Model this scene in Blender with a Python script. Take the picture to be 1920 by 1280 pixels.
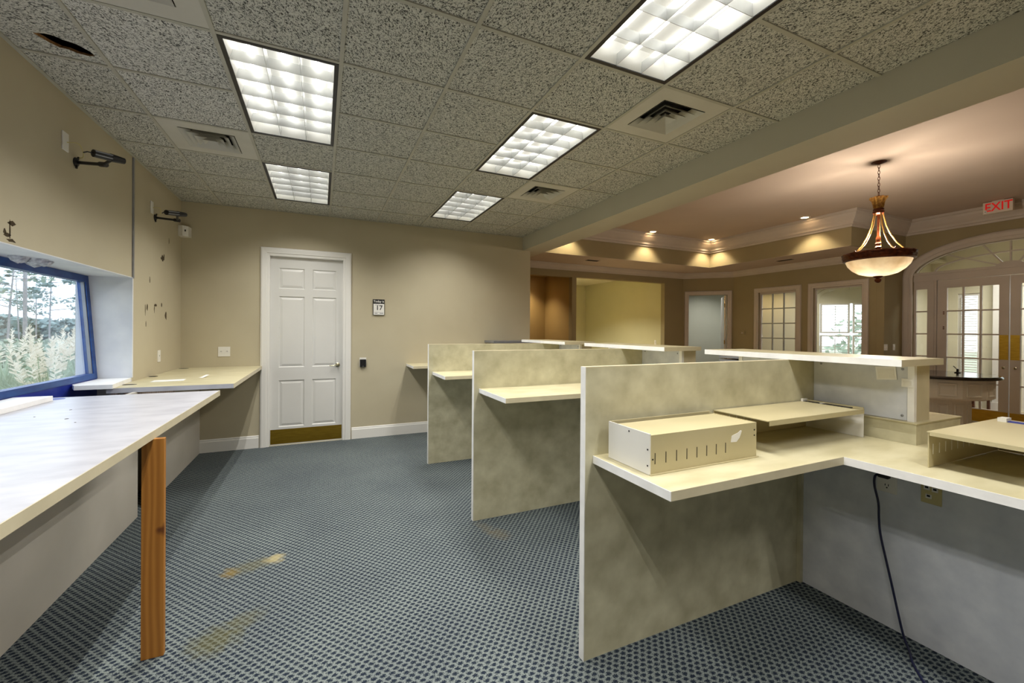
import bpy, bmesh, math, random
import numpy as np
from mathutils import Vector, Matrix
for o in list(bpy.data.objects): bpy.data.objects.remove(o)
S = bpy.context.scene
COL = S.collection
R = math.radians
# ------------------------------------------------------------------ camera
cam = bpy.data.cameras.new('camera'); camo = bpy.data.objects.new('camera', cam); COL.objects.link(camo)
CYAW, CPITCH, CROLL = 0.424596, -0.00306, 0.006825
fw = Vector((math.sin(CYAW)*math.cos(CPITCH), math.cos(CYAW)*math.cos(CPITCH), math.sin(CPITCH)))
rt = Vector((math.cos(CYAW), -math.sin(CYAW), 0)); up = rt.cross(fw)
rt2 = rt*math.cos(CROLL)+up*math.sin(CROLL); up2 = up*math.cos(CROLL)-rt*math.sin(CROLL)
mw = Matrix((rt2, up2, -fw)).transposed().to_4x4(); mw.translation = Vector((1.734, -2.598, 1.525))
camo.matrix_world = mw
cam.sensor_width = 36; cam.lens = 788.19/1920*36; cam.shift_x = 1.1/1920; cam.shift_y = -19.25/1920
cam.clip_start = 0.05; cam.clip_end = 300
S.camera = camo
# ------------------------------------------------------------------ world: bright overcast sky
W = bpy.data.worlds.new('world'); S.world = W; W.use_nodes = True
bg = W.node_tree.nodes['Background']; bg.inputs[0].default_value = (0.80, 0.90, 1.0, 1); bg.inputs[1].default_value = 3.8
S.view_settings.view_transform = 'Standard'; S.view_settings.look = 'None'
S.view_settings.gamma = 1.0; S.view_settings.use_curve_mapping = False
S.view_settings.exposure = 0.0
S.cycles.max_bounces = 8; S.cycles.diffuse_bounces = 5; S.cycles.glossy_bounces = 3; S.cycles.transparent_max_bounces = 12
S.cycles.caustics_reflective = False; S.cycles.caustics_refractive = False
S.cycles.sample_clamp_indirect = 8
P_TROFFER = 27.0; P_CAN = 85.0; P_CHAND = 125.0; P_ROOM = 34.0
C_FLUO = (1.0, 0.975, 0.91); C_WARM = (1.0, 0.82, 0.56)

# ------------------------------------------------------------------ materials
def s(r, g, b):
    f = lambda c: c/12.92 if c <= 0.04045 else ((c+0.055)/1.055)**2.4
    return (f(r/255), f(g/255), f(b/255), 1)
def mat(name, c, rough=0.6, metal=0.0, c2=None, vs=4.0, stretch=(1, 1, 1), detail=4, lo=0.35, hi=0.65, bump=0.0, bs=60.0, spec=0.4, emit=0.0, ec=None):
    m = bpy.data.materials.new(name); m.use_nodes = True
    nt = m.node_tree; N = nt.nodes; b = N['Principled BSDF']
    b.inputs['Base Color'].default_value = c; b.inputs['Roughness'].default_value = rough; b.inputs['Metallic'].default_value = metal
    b.inputs['Specular IOR Level'].default_value = spec
    tc = N.new('ShaderNodeTexCoord'); mp = N.new('ShaderNodeMapping'); mp.inputs['Scale'].default_value = stretch
    ge = N.new('ShaderNodeNewGeometry')
    nt.links.new(ge.outputs['Position'], mp.inputs[0])
    if c2:
        n = N.new('ShaderNodeTexNoise'); n.inputs['Scale'].default_value = vs; n.inputs['Detail'].default_value = detail
        nt.links.new(mp.outputs[0], n.inputs['Vector'])
        r = N.new('ShaderNodeValToRGB'); r.color_ramp.elements[0].position = lo; r.color_ramp.elements[1].position = hi
        r.color_ramp.elements[0].color = c; r.color_ramp.elements[1].color = c2
        nt.links.new(n.outputs['Fac'], r.inputs[0]); nt.links.new(r.outputs[0], b.inputs['Base Color'])
    if bump:
        n2 = N.new('ShaderNodeTexNoise'); n2.inputs['Scale'].default_value = bs; n2.inputs['Detail'].default_value = 3
        nt.links.new(mp.outputs[0], n2.inputs['Vector'])
        bp = N.new('ShaderNodeBump'); bp.inputs['Strength'].default_value = bump; bp.inputs['Distance'].default_value = 0.01
        nt.links.new(n2.outputs['Fac'], bp.inputs['Height']); nt.links.new(bp.outputs[0], b.inputs['Normal'])
    if emit:
        b.inputs['Emission Color'].default_value = ec or c; b.inputs['Emission Strength'].default_value = emit
    return m
M = {}
M['wall'] = mat('tan_wall_paint', s(188, 179, 154), 0.75, c2=s(182, 172, 147), vs=1.5, bump=0.05, bs=120)
M['beam'] = mat('beam_paint', s(190, 185, 168), 0.75, c2=s(184, 179, 162), vs=1.5, bump=0.05, bs=120)
M['white'] = mat('white_paint', s(226, 224, 220), 0.45, bump=0.02, bs=30)
M['jamb'] = mat('white_jamb_paint', s(222, 223, 226), 0.55, c2=s(212, 213, 218), vs=6)
M['door'] = mat('white_door_paint', s(216, 215, 212), 0.4, c2=s(211, 210, 207), vs=2)
M['lobwall'] = mat('brown_wall_paint', s(150, 138, 106), 0.8, c2=s(144, 132, 100), vs=1.5)
M['olive'] = mat('olive_wall_paint', s(196, 192, 156), 0.8, c2=s(190, 186, 150), vs=1.2)
M['recess'] = mat('ochre_wall_paint', s(172, 146, 94), 0.8, c2=s(166, 140, 90), vs=1.2)
M['grey'] = mat('grey_green_wall_paint', s(180, 182, 170), 0.8, c2=s(176, 178, 166), vs=1.2)
M['cream'] = mat('cream_wall_paint', s(222, 218, 196), 0.8, c2=s(218, 213, 190), vs=1.2)
M['trim'] = mat('taupe_trim_paint', s(190, 181, 171), 0.45, c2=s(184, 175, 165), vs=3)
M['lobceil'] = mat('lobby_ceiling_paint', s(188, 174, 160), 0.85, c2=s(182, 168, 154), vs=1.0, bump=0.04, bs=90)
M['lam'] = mat('stone_look_laminate', s(172, 166, 138), 0.45, c2=s(206, 201, 174), vs=8, detail=12, lo=0.28, hi=0.72)
M['lamtop'] = mat('pale_laminate_top', s(190, 181, 146), 0.32, c2=s(206, 198, 166), vs=5, detail=8, stretch=(1, 2.5, 1))
M['lamgrey'] = mat('grey_stone_laminate', s(196, 200, 210), 0.42, c2=s(222, 225, 232), vs=9, detail=12, lo=.28, hi=.72)
M['edge'] = mat('white_edge_band', s(244, 243, 242), 0.4, c2=s(234, 233, 232), vs=12)
M['edgebeige'] = mat('beige_edge_band', s(206, 196, 168), 0.4, c2=s(198, 188, 160), vs=10)
M['marble'] = mat('pale_marble_laminate', s(174, 174, 183), 0.32, c2=s(190, 190, 198), vs=4, detail=12, stretch=(1.4, 3.2, 1), lo=0.35, hi=0.6)
M['knee'] = mat('grey_knee_panel', s(196, 190, 180), 0.6, c2=s(190, 184, 173), vs=2.5)
M['beigemetal'] = mat('beige_painted_steel', s(184, 173, 136), 0.4, c2=s(190, 179, 144), vs=3)
M['whitemetal'] = mat('white_painted_steel', s(224, 222, 216), 0.4, c2=s(218, 216, 210), vs=3)
M['bluemetal'] = mat('blue_window_frame', s(30, 62, 128), 0.35, 0.3, c2=s(44, 84, 150), vs=6, stretch=(1, 1, 3))
M['bluefilm'] = mat('deep_blue_apron', s(22, 40, 140), 0.35, c2=s(46, 60, 150), vs=9, detail=6)
M['black'] = mat('black_plastic', s(22, 21, 24), 0.4, c2=s(28, 27, 30), vs=20)
M['blackgloss'] = mat('black_stone_top', s(20, 17, 17), 0.12, c2=s(34, 29, 27), vs=18)
M['dark'] = mat('dark_void', s(16, 14, 12), 0.9, c2=s(20, 18, 15), vs=10)
M['brass'] = mat('brass', s(196, 158, 60), 0.28, 1.0, c2=s(180, 142, 52), vs=8, stretch=(1, 1, 6))
M['chrome'] = mat('satin_nickel', s(190, 184, 160), 0.2, 1.0, c2=s(180, 174, 150), vs=10)
M['steel'] = mat('grey_metal_bead', s(150, 152, 158), 0.4, 0.5, c2=s(140, 142, 148), vs=10)
M['bronze'] = mat('dark_bronze', s(72, 34, 22), 0.35, 0.5, c2=s(104, 54, 28), vs=30, bump=0.2, bs=80)
M['gold'] = mat('antique_gold', s(176, 134, 66), 0.35, 0.7, c2=s(120, 78, 38), vs=40, bump=0.2, bs=120)
M['goldrod'] = mat('brushed_gold_rod', s(196, 156, 92), 0.35, 0.6, c2=s(180, 140, 78), vs=20)
M['tube'] = mat('fluorescent_tube', (1, 1, 1, 1), 0.4, emit=4.4, ec=(1.0, 0.98, 0.93, 1))
M['trough'] = mat('white_reflector', s(240, 240, 236), 0.4, c2=s(236, 236, 232), vs=8)
M['blade'] = mat('silver_louver', s(222, 224, 224), 0.25, 0.55, c2=s(214, 216, 216), vs=8)
M['lens'] = mat('downlight_lens', (1, 0.9, 0.75, 1), 0.4, emit=8.0, ec=(1, 0.85, 0.62, 1))
M['ventmetal'] = mat('grey_white_vent_paint', s(196, 194, 184), 0.5, c2=s(190, 188, 178), vs=6)
M['gridbar'] = mat('grid_bar_paint', s(178, 176, 164), 0.5, c2=s(170, 168, 156), vs=6)
M['paper'] = mat('white_paper', s(235, 233, 228), 0.7, c2=s(228, 226, 222), vs=14)
M['plastic'] = mat('white_plastic', s(228, 226, 220), 0.4, c2=s(222, 220, 214), vs=14)
M['ivory'] = mat('ivory_plastic', s(196, 184, 132), 0.4, c2=s(190, 178, 126), vs=14)
M['ink'] = mat('black_ink', s(20, 20, 22), 0.6)
M['greyink'] = mat('grey_ink', s(120, 120, 124), 0.6)
M['red'] = mat('red_sign_letters', s(214, 22, 26), 0.5, emit=0.25, ec=s(230, 20, 20))
M['signwhite'] = mat('sign_face', s(214, 205, 190), 0.5, c2=s(208, 198, 184), vs=10)
M['cord'] = mat('dark_blue_cord', s(20, 24, 58), 0.35, c2=s(26, 30, 66), vs=20)
M['chip'] = mat('dark_wall_chip', s(48, 38, 26), 0.9, c2=s(82, 68, 44), vs=60)
M['plaster'] = mat('torn_plaster', s(206, 208, 214), 0.9, c2=s(150, 150, 160), vs=40, bump=0.6, bs=60)
M['tilecore'] = mat('torn_tile_core', s(150, 104, 66), 0.95, c2=s(190, 150, 100), vs=60)
M['lobfloor'] = mat('brown_lobby_floor', s(146, 128, 108), 0.4, c2=s(158, 140, 120), vs=5, stretch=(1, 6, 1))
M['navy'] = mat('navy_mat', s(34, 44, 88), 0.9, c2=s(50, 60, 104), vs=30)
M['leaf'] = mat('hazed_green_foliage', s(120, 136, 118), 0.8, c2=s(148, 160, 140), vs=3)  # pale outdoor haze is put into the foliage and bark colours
M['pine'] = mat('hazed_pine_foliage', s(112, 132, 128), 0.85, c2=s(138, 152, 148), vs=2)
M['bark'] = mat('hazed_grey_bark', s(132, 130, 134), 0.9, c2=s(150, 146, 146), vs=8)
M['plume'] = mat('cream_plume', s(236, 228, 214), 0.9, c2=s(226, 216, 200), vs=12)
M['grassblade'] = mat('grey_green_blade', s(136, 156, 130), 0.7, c2=s(160, 176, 150), vs=6)
M['ground'] = mat('dry_ground', s(170, 168, 152), 0.95, c2=s(140, 146, 124), vs=0.8)
M['brickext'] = mat('pale_exterior_wall', s(206, 206, 208), 0.9, c2=s(198, 198, 202), vs=8)
M['roofgrey'] = mat('grey_roof', s(150, 152, 160), 0.9, c2=s(140, 142, 150), vs=2)
def wood(name, a, b_, sc=26):
    m = bpy.data.materials.new(name); m.use_nodes = True; nt = m.node_tree; N = nt.nodes; b = N['Principled BSDF']; b.inputs['Roughness'].default_value = 0.55
    ge = N.new('ShaderNodeNewGeometry'); mp = N.new('ShaderNodeMapping'); mp.inputs['Scale'].default_value = (1, 1, 0.07)
    wv = N.new('ShaderNodeTexWave'); wv.inputs['Scale'].default_value = sc; wv.inputs['Distortion'].default_value = 7; wv.inputs['Detail'].default_value = 3; wv.inputs['Detail Scale'].default_value = 1.2
    nz = N.new('ShaderNodeTexNoise'); nz.inputs['Scale'].default_value = 9
    r = N.new('ShaderNodeValToRGB'); r.color_ramp.elements[0].color = a; r.color_ramp.elements[1].color = b_
    r2 = N.new('ShaderNodeValToRGB'); r2.color_ramp.elements[0].position = 0.27; r2.color_ramp.elements[1].position = 0.36; r2.color_ramp.elements[0].color = (0.35, 0.25, 0.2, 1)
    mx = N.new('ShaderNodeMix'); mx.data_type = 'RGBA'; mx.blend_type = 'MULTIPLY'; mx.inputs[0].default_value = 1
    L = nt.links.new
    L(ge.outputs['Position'], mp.inputs[0]); L(mp.outputs[0], wv.inputs['Vector']); L(ge.outputs['Position'], nz.inputs['Vector'])
    L(wv.outputs['Fac'], r.inputs[0]); L(nz.outputs['Fac'], r2.inputs[0]); L(r.outputs[0], mx.inputs[6]); L(r2.outputs[0], mx.inputs[7]); L(mx.outputs[2], b.inputs['Base Color'])
    return m
M['pinewood'] = wood('raw_pine_board', s(148, 94, 32), s(170, 114, 46), 11)
M['pinkwood'] = wood('rough_lumber', s(186, 160, 150), s(210, 190, 180))
def glass(name, tint=(1, 1, 1, 1), refl=0.06):
    m = bpy.data.materials.new(name); m.use_nodes = True; nt = m.node_tree; N = nt.nodes; N.remove(N['Principled BSDF'])
    t = N.new('ShaderNodeBsdfTransparent'); t.inputs[0].default_value = tint
    g = N.new('ShaderNodeBsdfGlossy'); g.inputs['Roughness'].default_value = 0.02
    mx = N.new('ShaderNodeMixShader'); lw = N.new('ShaderNodeLayerWeight'); lw.inputs[0].default_value = 0.35
    mm = N.new('ShaderNodeMath'); mm.operation = 'MULTIPLY_ADD'; mm.inputs[1].default_value = 0.35; mm.inputs[2].default_value = refl
    L = nt.links.new; L(lw.outputs['Fresnel'], mm.inputs[0]); L(mm.outputs[0], mx.inputs[0]); L(t.outputs[0], mx.inputs[1]); L(g.outputs[0], mx.inputs[2])
    L(mx.outputs[0], N['Material Output'].inputs[0]); return m
def bowlglass():
    m = bpy.data.materials.new('alabaster_bowl_glass'); m.use_nodes = True; nt = m.node_tree; N = nt.nodes; L = nt.links.new; b = N['Principled BSDF']
    ge = N.new('ShaderNodeNewGeometry'); nz = N.new('ShaderNodeTexNoise'); nz.inputs['Scale'].default_value = 5; nz.inputs['Detail'].default_value = 5; L(ge.outputs['Position'], nz.inputs['Vector'])
    r = N.new('ShaderNodeValToRGB'); r.color_ramp.elements[0].position = .3; r.color_ramp.elements[1].position = .7; r.color_ramp.elements[0].color = s(206, 184, 148); r.color_ramp.elements[1].color = s(248, 238, 214); L(nz.outputs['Fac'], r.inputs[0])
    L(r.outputs[0], b.inputs['Base Color']); b.inputs['Roughness'].default_value = .3; tr_ = N.new('ShaderNodeBsdfTranslucent'); L(r.outputs[0], tr_.inputs[0])
    mx = N.new('ShaderNodeMixShader'); mx.inputs[0].default_value = .6; L(b.outputs[0], mx.inputs[1]); L(tr_.outputs[0], mx.inputs[2]); L(mx.outputs[0], N['Material Output'].inputs[0]); return m
M['bowl'] = bowlglass()
M['glass'] = glass('clear_glass', (0.94, 0.97, 1, 1)); M['glass2'] = glass('lobby_glass', (0.97, 0.97, 0.95, 1), 0.03)
def carpet():
    m = bpy.data.materials.new('dotted_blue_carpet'); m.use_nodes = True; nt = m.node_tree; N = nt.nodes; L = nt.links.new
    b = N['Principled BSDF']; b.inputs['Roughness'].default_value = 0.95; b.inputs['Specular IOR Level'].default_value = 0.1
    ge = N.new('ShaderNodeNewGeometry'); sp = N.new('ShaderNodeSeparateXYZ'); L(ge.outputs['Position'], sp.inputs[0])
    def math_(op, a, bb=None, cc=None):
        n = N.new('ShaderNodeMath'); n.operation = op
        for i, v in enumerate((a, bb, cc)):
            if v is None: continue
            if isinstance(v, (int, float)): n.inputs[i].default_value = v
            else: L(v, n.inputs[i])
        return n.outputs[0]
    nz = N.new('ShaderNodeTexNoise'); nz.inputs['Scale'].default_value = 160; nz.inputs['Detail'].default_value = 2; L(ge.outputs['Position'], nz.inputs['Vector'])
    wob = math_('MULTIPLY', math_('SUBTRACT', nz.outputs['Fac'], 0.5), 0.75)
    def lattice(ox, oy):
        u = math_('SUBTRACT', math_('FRACT', math_('ADD', math_('MULTIPLY', sp.outputs[0], 1/0.039), ox)), 0.5)
        v = math_('SUBTRACT', math_('FRACT', math_('ADD', math_('MULTIPLY', sp.outputs[1], 1/0.046), oy)), 0.5)
        return math_('SQRT', math_('ADD', math_('MULTIPLY', math_('POWER', math_('ABSOLUTE', u), 2.0), .7), math_('MULTIPLY', math_('POWER', math_('ABSOLUTE', v), 2.0), 1.7)))
    d = math_('ADD', math_('MINIMUM', lattice(0, 0), lattice(0.5, 0.5)), wob)
    r = N.new('ShaderNodeValToRGB'); e = r.color_ramp.elements; e[0].position = 0.20; e[1].position = 0.37
    e[0].color = s(38, 46, 60); e[1].color = s(128, 136, 136); L(d, r.inputs[0])
    n3 = N.new('ShaderNodeTexNoise'); n3.inputs['Scale'].default_value = 1.6; n3.inputs['Detail'].default_value = 4; L(ge.outputs['Position'], n3.inputs['Vector'])
    r3 = N.new('ShaderNodeValToRGB'); r3.color_ramp.elements[0].position = 0.3; r3.color_ramp.elements[1].position = 0.7
    r3.color_ramp.elements[0].color = (0.78, 0.78, 0.8, 1); r3.color_ramp.elements[1].color = (1, 1, 0.98, 1); L(n3.outputs['Fac'], r3.inputs[0])
    mx = N.new('ShaderNodeMix'); mx.data_type = 'RGBA'; mx.blend_type = 'MULTIPLY'; mx.inputs[0].default_value = 1; L(r.outputs[0], mx.inputs[6]); L(r3.outputs[0], mx.inputs[7])
    out = mx.outputs[2]
    n5 = N.new('ShaderNodeTexNoise'); n5.inputs['Scale'].default_value = 420; n5.inputs['Detail'].default_value = 2; L(ge.outputs['Position'], n5.inputs['Vector'])
    r5 = N.new('ShaderNodeValToRGB'); r5.color_ramp.elements[0].position = 0.3; r5.color_ramp.elements[1].position = 0.7; r5.color_ramp.elements[0].color = (.62, .62, .62, 1); r5.color_ramp.elements[1].color = (1.25, 1.25, 1.22, 1); L(n5.outputs['Fac'], r5.inputs[0])
    mx5 = N.new('ShaderNodeMix'); mx5.data_type = 'RGBA'; mx5.blend_type = 'MULTIPLY'; mx5.inputs[0].default_value = 1; L(out, mx5.inputs[6]); L(r5.outputs[0], mx5.inputs[7]); out = mx5.outputs[2]
    n4 = N.new('ShaderNodeTexNoise'); n4.inputs['Scale'].default_value = 22; n4.inputs['Detail'].default_value = 3; L(ge.outputs['Position'], n4.inputs['Vector'])
    # spills trodden into the pile: x, y, half sizes, turn, colour, strength
    for x, y, a, bb, turn, col, st in ((1.459, .576, .055, .06, 0.0, s(176, 164, 124), .75), (1.225, .505, .05, .055, 0.2, s(132, 108, 48), .6), (1.335, .54, .15, .075, 0.3, s(98, 92, 58), .4),
                                       (1.27, -.14, .115, .11, 0.4, s(92, 88, 48), .5), (1.38, -.03, .10, .07, 0.6, s(96, 92, 58), .35), (2.95, .30, .07, .10, 0.3, s(108, 98, 76), .4), (2.89, .43, .05, .12, 0.2, s(108, 98, 76), .3)):
        dx = math_('SUBTRACT', sp.outputs[0], x); dy = math_('SUBTRACT', sp.outputs[1], y); ca, sa = math.cos(turn), math.sin(turn)
        p = math_('DIVIDE', math_('ADD', math_('MULTIPLY', dx, ca), math_('MULTIPLY', dy, sa)), a)
        q = math_('DIVIDE', math_('SUBTRACT', math_('MULTIPLY', dy, ca), math_('MULTIPLY', dx, sa)), bb)
        rr = math_('ADD', math_('SQRT', math_('ADD', math_('MULTIPLY', p, p), math_('MULTIPLY', q, q))), math_('MULTIPLY', math_('SUBTRACT', n4.outputs['Fac'], .5), 1.6))
        mr = N.new('ShaderNodeMapRange'); mr.inputs[1].default_value = 1.25; mr.inputs[2].default_value = 0.4; mr.inputs[3].default_value = 0; mr.inputs[4].default_value = st; L(rr, mr.inputs[0])
        m2 = N.new('ShaderNodeMix'); m2.data_type = 'RGBA'; L(mr.outputs[0], m2.inputs[0]); L(out, m2.inputs[6]); m2.inputs[7].default_value = col; out = m2.outputs[2]
    L(out, b.inputs['Base Color'])
    bp = N.new('ShaderNodeBump'); bp.inputs['Strength'].default_value = 0.5; bp.inputs['Distance'].default_value = 0.004; L(d, bp.inputs['Height']); L(bp.outputs[0], b.inputs['Normal'])
    return m
M['carpet'] = carpet()
def tilemat(name, tint):
    m = bpy.data.materials.new(name); m.use_nodes = True; nt = m.node_tree; N = nt.nodes; L = nt.links.new
    b = N['Principled BSDF']; b.inputs['Roughness'].default_value = 0.95; b.inputs['Specular IOR Level'].default_value = 0.1
    ge = N.new('ShaderNodeNewGeometry'); oi = N.new('ShaderNodeObjectInfo')
    mp = N.new('ShaderNodeMapping'); L(ge.outputs['Position'], mp.inputs[0])
    mu = N.new('ShaderNodeMath'); mu.operation = 'MULTIPLY'; mu.inputs[1].default_value = 6.28; L(oi.outputs['Random'], mu.inputs[0])
    cb = N.new('ShaderNodeCombineXYZ'); L(mu.outputs[0], cb.inputs[2]); L(cb.outputs[0], mp.inputs['Rotation'])
    mp2 = N.new('ShaderNodeMapping'); mp2.inputs['Scale'].default_value = (1, 0.55, 1); L(mp.outputs[0], mp2.inputs[0])
    nz = N.new('ShaderNodeTexNoise'); nz.inputs['Scale'].default_value = 140; nz.inputs['Detail'].default_value = 2; nz.inputs['Distortion'].default_value = 1.2; L(mp2.outputs[0], nz.inputs['Vector'])
    r = N.new('ShaderNodeValToRGB'); e = r.color_ramp.elements; e[0].position = 0.39; e[1].position = 0.52
    e[0].color = (tint[0]*.11, tint[1]*.11, tint[2]*.11, 1); e[1].color = tint; L(nz.outputs['Fac'], r.inputs[0])
    L(r.outputs[0], b.inputs['Base Color'])
    bp = N.new('ShaderNodeBump'); bp.inputs['Strength'].default_value = 0.6; bp.inputs['Distance'].default_value = 0.006; L(nz.outputs['Fac'], bp.inputs['Height']); L(bp.outputs[0], b.inputs['Normal'])
    return m
M['tile'] = tilemat('fissured_ceiling_tile', s(206, 206, 198)); M['tileb'] = tilemat('fissured_ceiling_tile_paler', s(216, 216, 210))

# ------------------------------------------------------------------ mesh helpers
class MB:
    def __init__(self): self.v = []; self.f = []
    def add(self, vs, fs):
        n = len(self.v); self.v += [tuple(p) for p in vs]; self.f += [tuple(i+n for i in f) for f in fs]; return self
    def box(self, x0, x1, y0, y1, z0, z1):
        return self.add([(x0, y0, z0), (x1, y0, z0), (x1, y1, z0), (x0, y1, z0), (x0, y0, z1), (x1, y0, z1), (x1, y1, z1), (x0, y1, z1)],
                        [(0, 3, 2, 1), (4, 5, 6, 7), (0, 1, 5, 4), (1, 2, 6, 5), (2, 3, 7, 6), (3, 0, 4, 7)])
    def tube(self, pts, r, n=8, cap=True):
        pts = [Vector(p) for p in pts]; k = len(pts); rr = r if isinstance(r, (list, tuple)) else [r]*k
        t0 = (pts[1]-pts[0]).normalized(); a = t0.orthogonal().normalized(); vs = []; fs = []
        for i, p in enumerate(pts):
            t = (pts[min(i+1, k-1)]-pts[max(i-1, 0)]).normalized(); a = (a-t*a.dot(t)).normalized(); b = t.cross(a)
            for j in range(n):
                w = 2*math.pi*j/n; vs.append(p+(a*math.cos(w)+b*math.sin(w))*rr[i])
        for i in range(k-1):
            for j in range(n):
                fs.append((i*n+j, i*n+(j+1) % n, (i+1)*n+(j+1) % n, (i+1)*n+j))
        if cap: fs += [tuple(range(n))[::-1], tuple(range((k-1)*n, k*n))]
        return self.add(vs, fs)
    def lathe(self, c, prof, n=24, a0=0.0, ripple=None):
        vs = []; fs = []; k = len(prof)
        for i, (r, z) in enumerate(prof):
            for j in range(n):
                w = a0+2*math.pi*j/n; q = r*(1+(ripple(i, j) if ripple else 0)); vs.append((c[0]+q*math.cos(w), c[1]+q*math.sin(w), c[2]+z))
        for i in range(k-1):
            for j in range(n): fs.append((i*n+j, i*n+(j+1) % n, (i+1)*n+(j+1) % n, (i+1)*n+j))
        if prof[0][0] > 1e-5: fs.append(tuple(range(n))[::-1])
        if prof[-1][0] > 1e-5: fs.append(tuple(range((k-1)*n, k*n)))
        return self.add(vs, fs)
    def prism(self, poly, fn, h0, h1):
        n = len(poly); vs = [fn(a, b, h0) for a, b in poly]+[fn(a, b, h1) for a, b in poly]
        return self.add(vs, [tuple(range(n))[::-1], tuple(range(n, 2*n))]+[(i, (i+1) % n, n+(i+1) % n, n+i) for i in range(n)])
    def sweep(self, path, prof, fn, closed=False, side=1):
        # path in 2D, prof = closed loop of (offset to the side, height); fn(a, b, h) -> 3D
        k = len(path); n = len(prof); vs = []; fs = []
        P = [Vector(p) for p in path]
        for i in range(k):
            d0 = (P[i]-P[i-1]).normalized() if (i > 0 or closed) else None
            d1 = (P[(i+1) % k]-P[i]).normalized() if (i < k-1 or closed) else None
            n0 = Vector((d0.y, -d0.x))*side if d0 else None; n1 = Vector((d1.y, -d1.x))*side if d1 else None
            if n0 is None: m = n1
            elif n1 is None: m = n0
            else: m = (n0+n1)/(1+n0.dot(n1))
            for o, h in prof: q = P[i]+m*o; vs.append(fn(q.x, q.y, h))
        for i in range(k if closed else k-1):
            for j in range(n): fs.append((i*n+j, i*n+(j+1) % n, ((i+1) % k)*n+(j+1) % n, ((i+1) % k)*n+j))
        if not closed: fs += [tuple(range(n))[::-1], tuple(range((k-1)*n, k*n))]
        return self.add(vs, fs)
    def mesh(self, name, m, smooth=False, origin=(0, 0, 0), bevel=0.0):
        me = bpy.data.meshes.new(name); ox, oy, oz = origin
        me.from_pydata([(x-ox, y-oy, z-oz) for x, y, z in self.v], [], self.f)
        bm = bmesh.new(); bm.from_mesh(me); bmesh.ops.recalc_face_normals(bm, faces=bm.faces)
        if bevel: bmesh.ops.bevel(bm, geom=list(bm.edges), offset=bevel, segments=1, affect='EDGES')
        bm.to_mesh(me); bm.free()
        if smooth:
            for p in me.polygons: p.use_smooth = True
            if hasattr(me, 'set_sharp_from_angle'): me.set_sharp_from_angle(angle=R(40))
        me.materials.append(M[m] if isinstance(m, str) else m); return me
ORG = {}
def build(mb, name, m, parent=None, smooth=False, bevel=0.0, local=False, label=None, cat=None, group=None, kind=None):
    if parent is not None: org = (0, 0, 0) if local else ORG.get(parent.name, (0, 0, 0))
    else:
        v = np.array(mb.v); lo = v.min(0); hi = v.max(0); org = ((lo[0]+hi[0])/2, (lo[1]+hi[1])/2, lo[2])
        if local: org = (0, 0, 0)
    me = mb.mesh(name, m, smooth, org, bevel)
    o = bpy.data.objects.new(name, me); COL.objects.link(o)
    if parent is None: o.location = org; ORG[o.name] = tuple(org)
    else: o.parent = parent; ORG[o.name] = ORG.get(parent.name, (0, 0, 0))
    tag(o, label, cat, group, kind); return o
def tag(o, label=None, cat=None, group=None, kind=None):
    if label: o['label'] = label
    if cat: o['category'] = cat
    if group: o['group'] = group
    if kind: o['kind'] = kind
    return o
def thing(name, loc, label, cat, group=None, kind=None, rz=0.0):
    o = bpy.data.objects.new(name, None); COL.objects.link(o); o.location = loc; o.rotation_euler = (0, 0, rz); o.empty_display_size = 0.1
    ORG[o.name] = tuple(loc); return tag(o, label, cat, group, kind)
def copy_tree(o, parent=None):
    c = o.copy(); COL.objects.link(c); c.parent = parent
    for ch in list(o.children): copy_tree(ch, c)
    return c
def box(name, b, m, parent=None, bevel=0.0, **k): return build(MB().box(*b), name, m, parent, bevel=bevel, **k)
def text(name, body, size, m, parent, org, xa, ya, off, extrude=0.0008, align='CENTER', sx=1.0):
    cu = bpy.data.curves.new(name, 'FONT'); cu.body = body; cu.size = size; cu.offset = size*.012; cu.extrude = extrude; cu.align_x = align; cu.align_y = 'CENTER'
    t = bpy.data.objects.new(name+'_tmp', cu); COL.objects.link(t)
    me = bpy.data.meshes.new_from_object(t.evaluated_get(bpy.context.evaluated_depsgraph_get())); bpy.data.objects.remove(t)
    X = Vector(xa); Y = Vector(ya); Z = X.cross(Y); mt = Matrix((X*sx, Y, Z)).transposed().to_4x4(); mt.translation = Vector(off)-Vector(org)
    me.transform(mt); me.name = name; me.materials.clear(); me.materials.append(M[m]); o = bpy.data.objects.new(name, me); COL.objects.link(o); o.parent = parent; return o
FX = lambda X: (lambda a, b, h: (X-h, a, b))      # wall facing -X : plane (y, z), h towards the room
FY = lambda Y: (lambda a, b, h: (a, Y-h, b))      # wall facing -Y : plane (x, z)
FZ = lambda a, b, h: (a, b, h)
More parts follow.
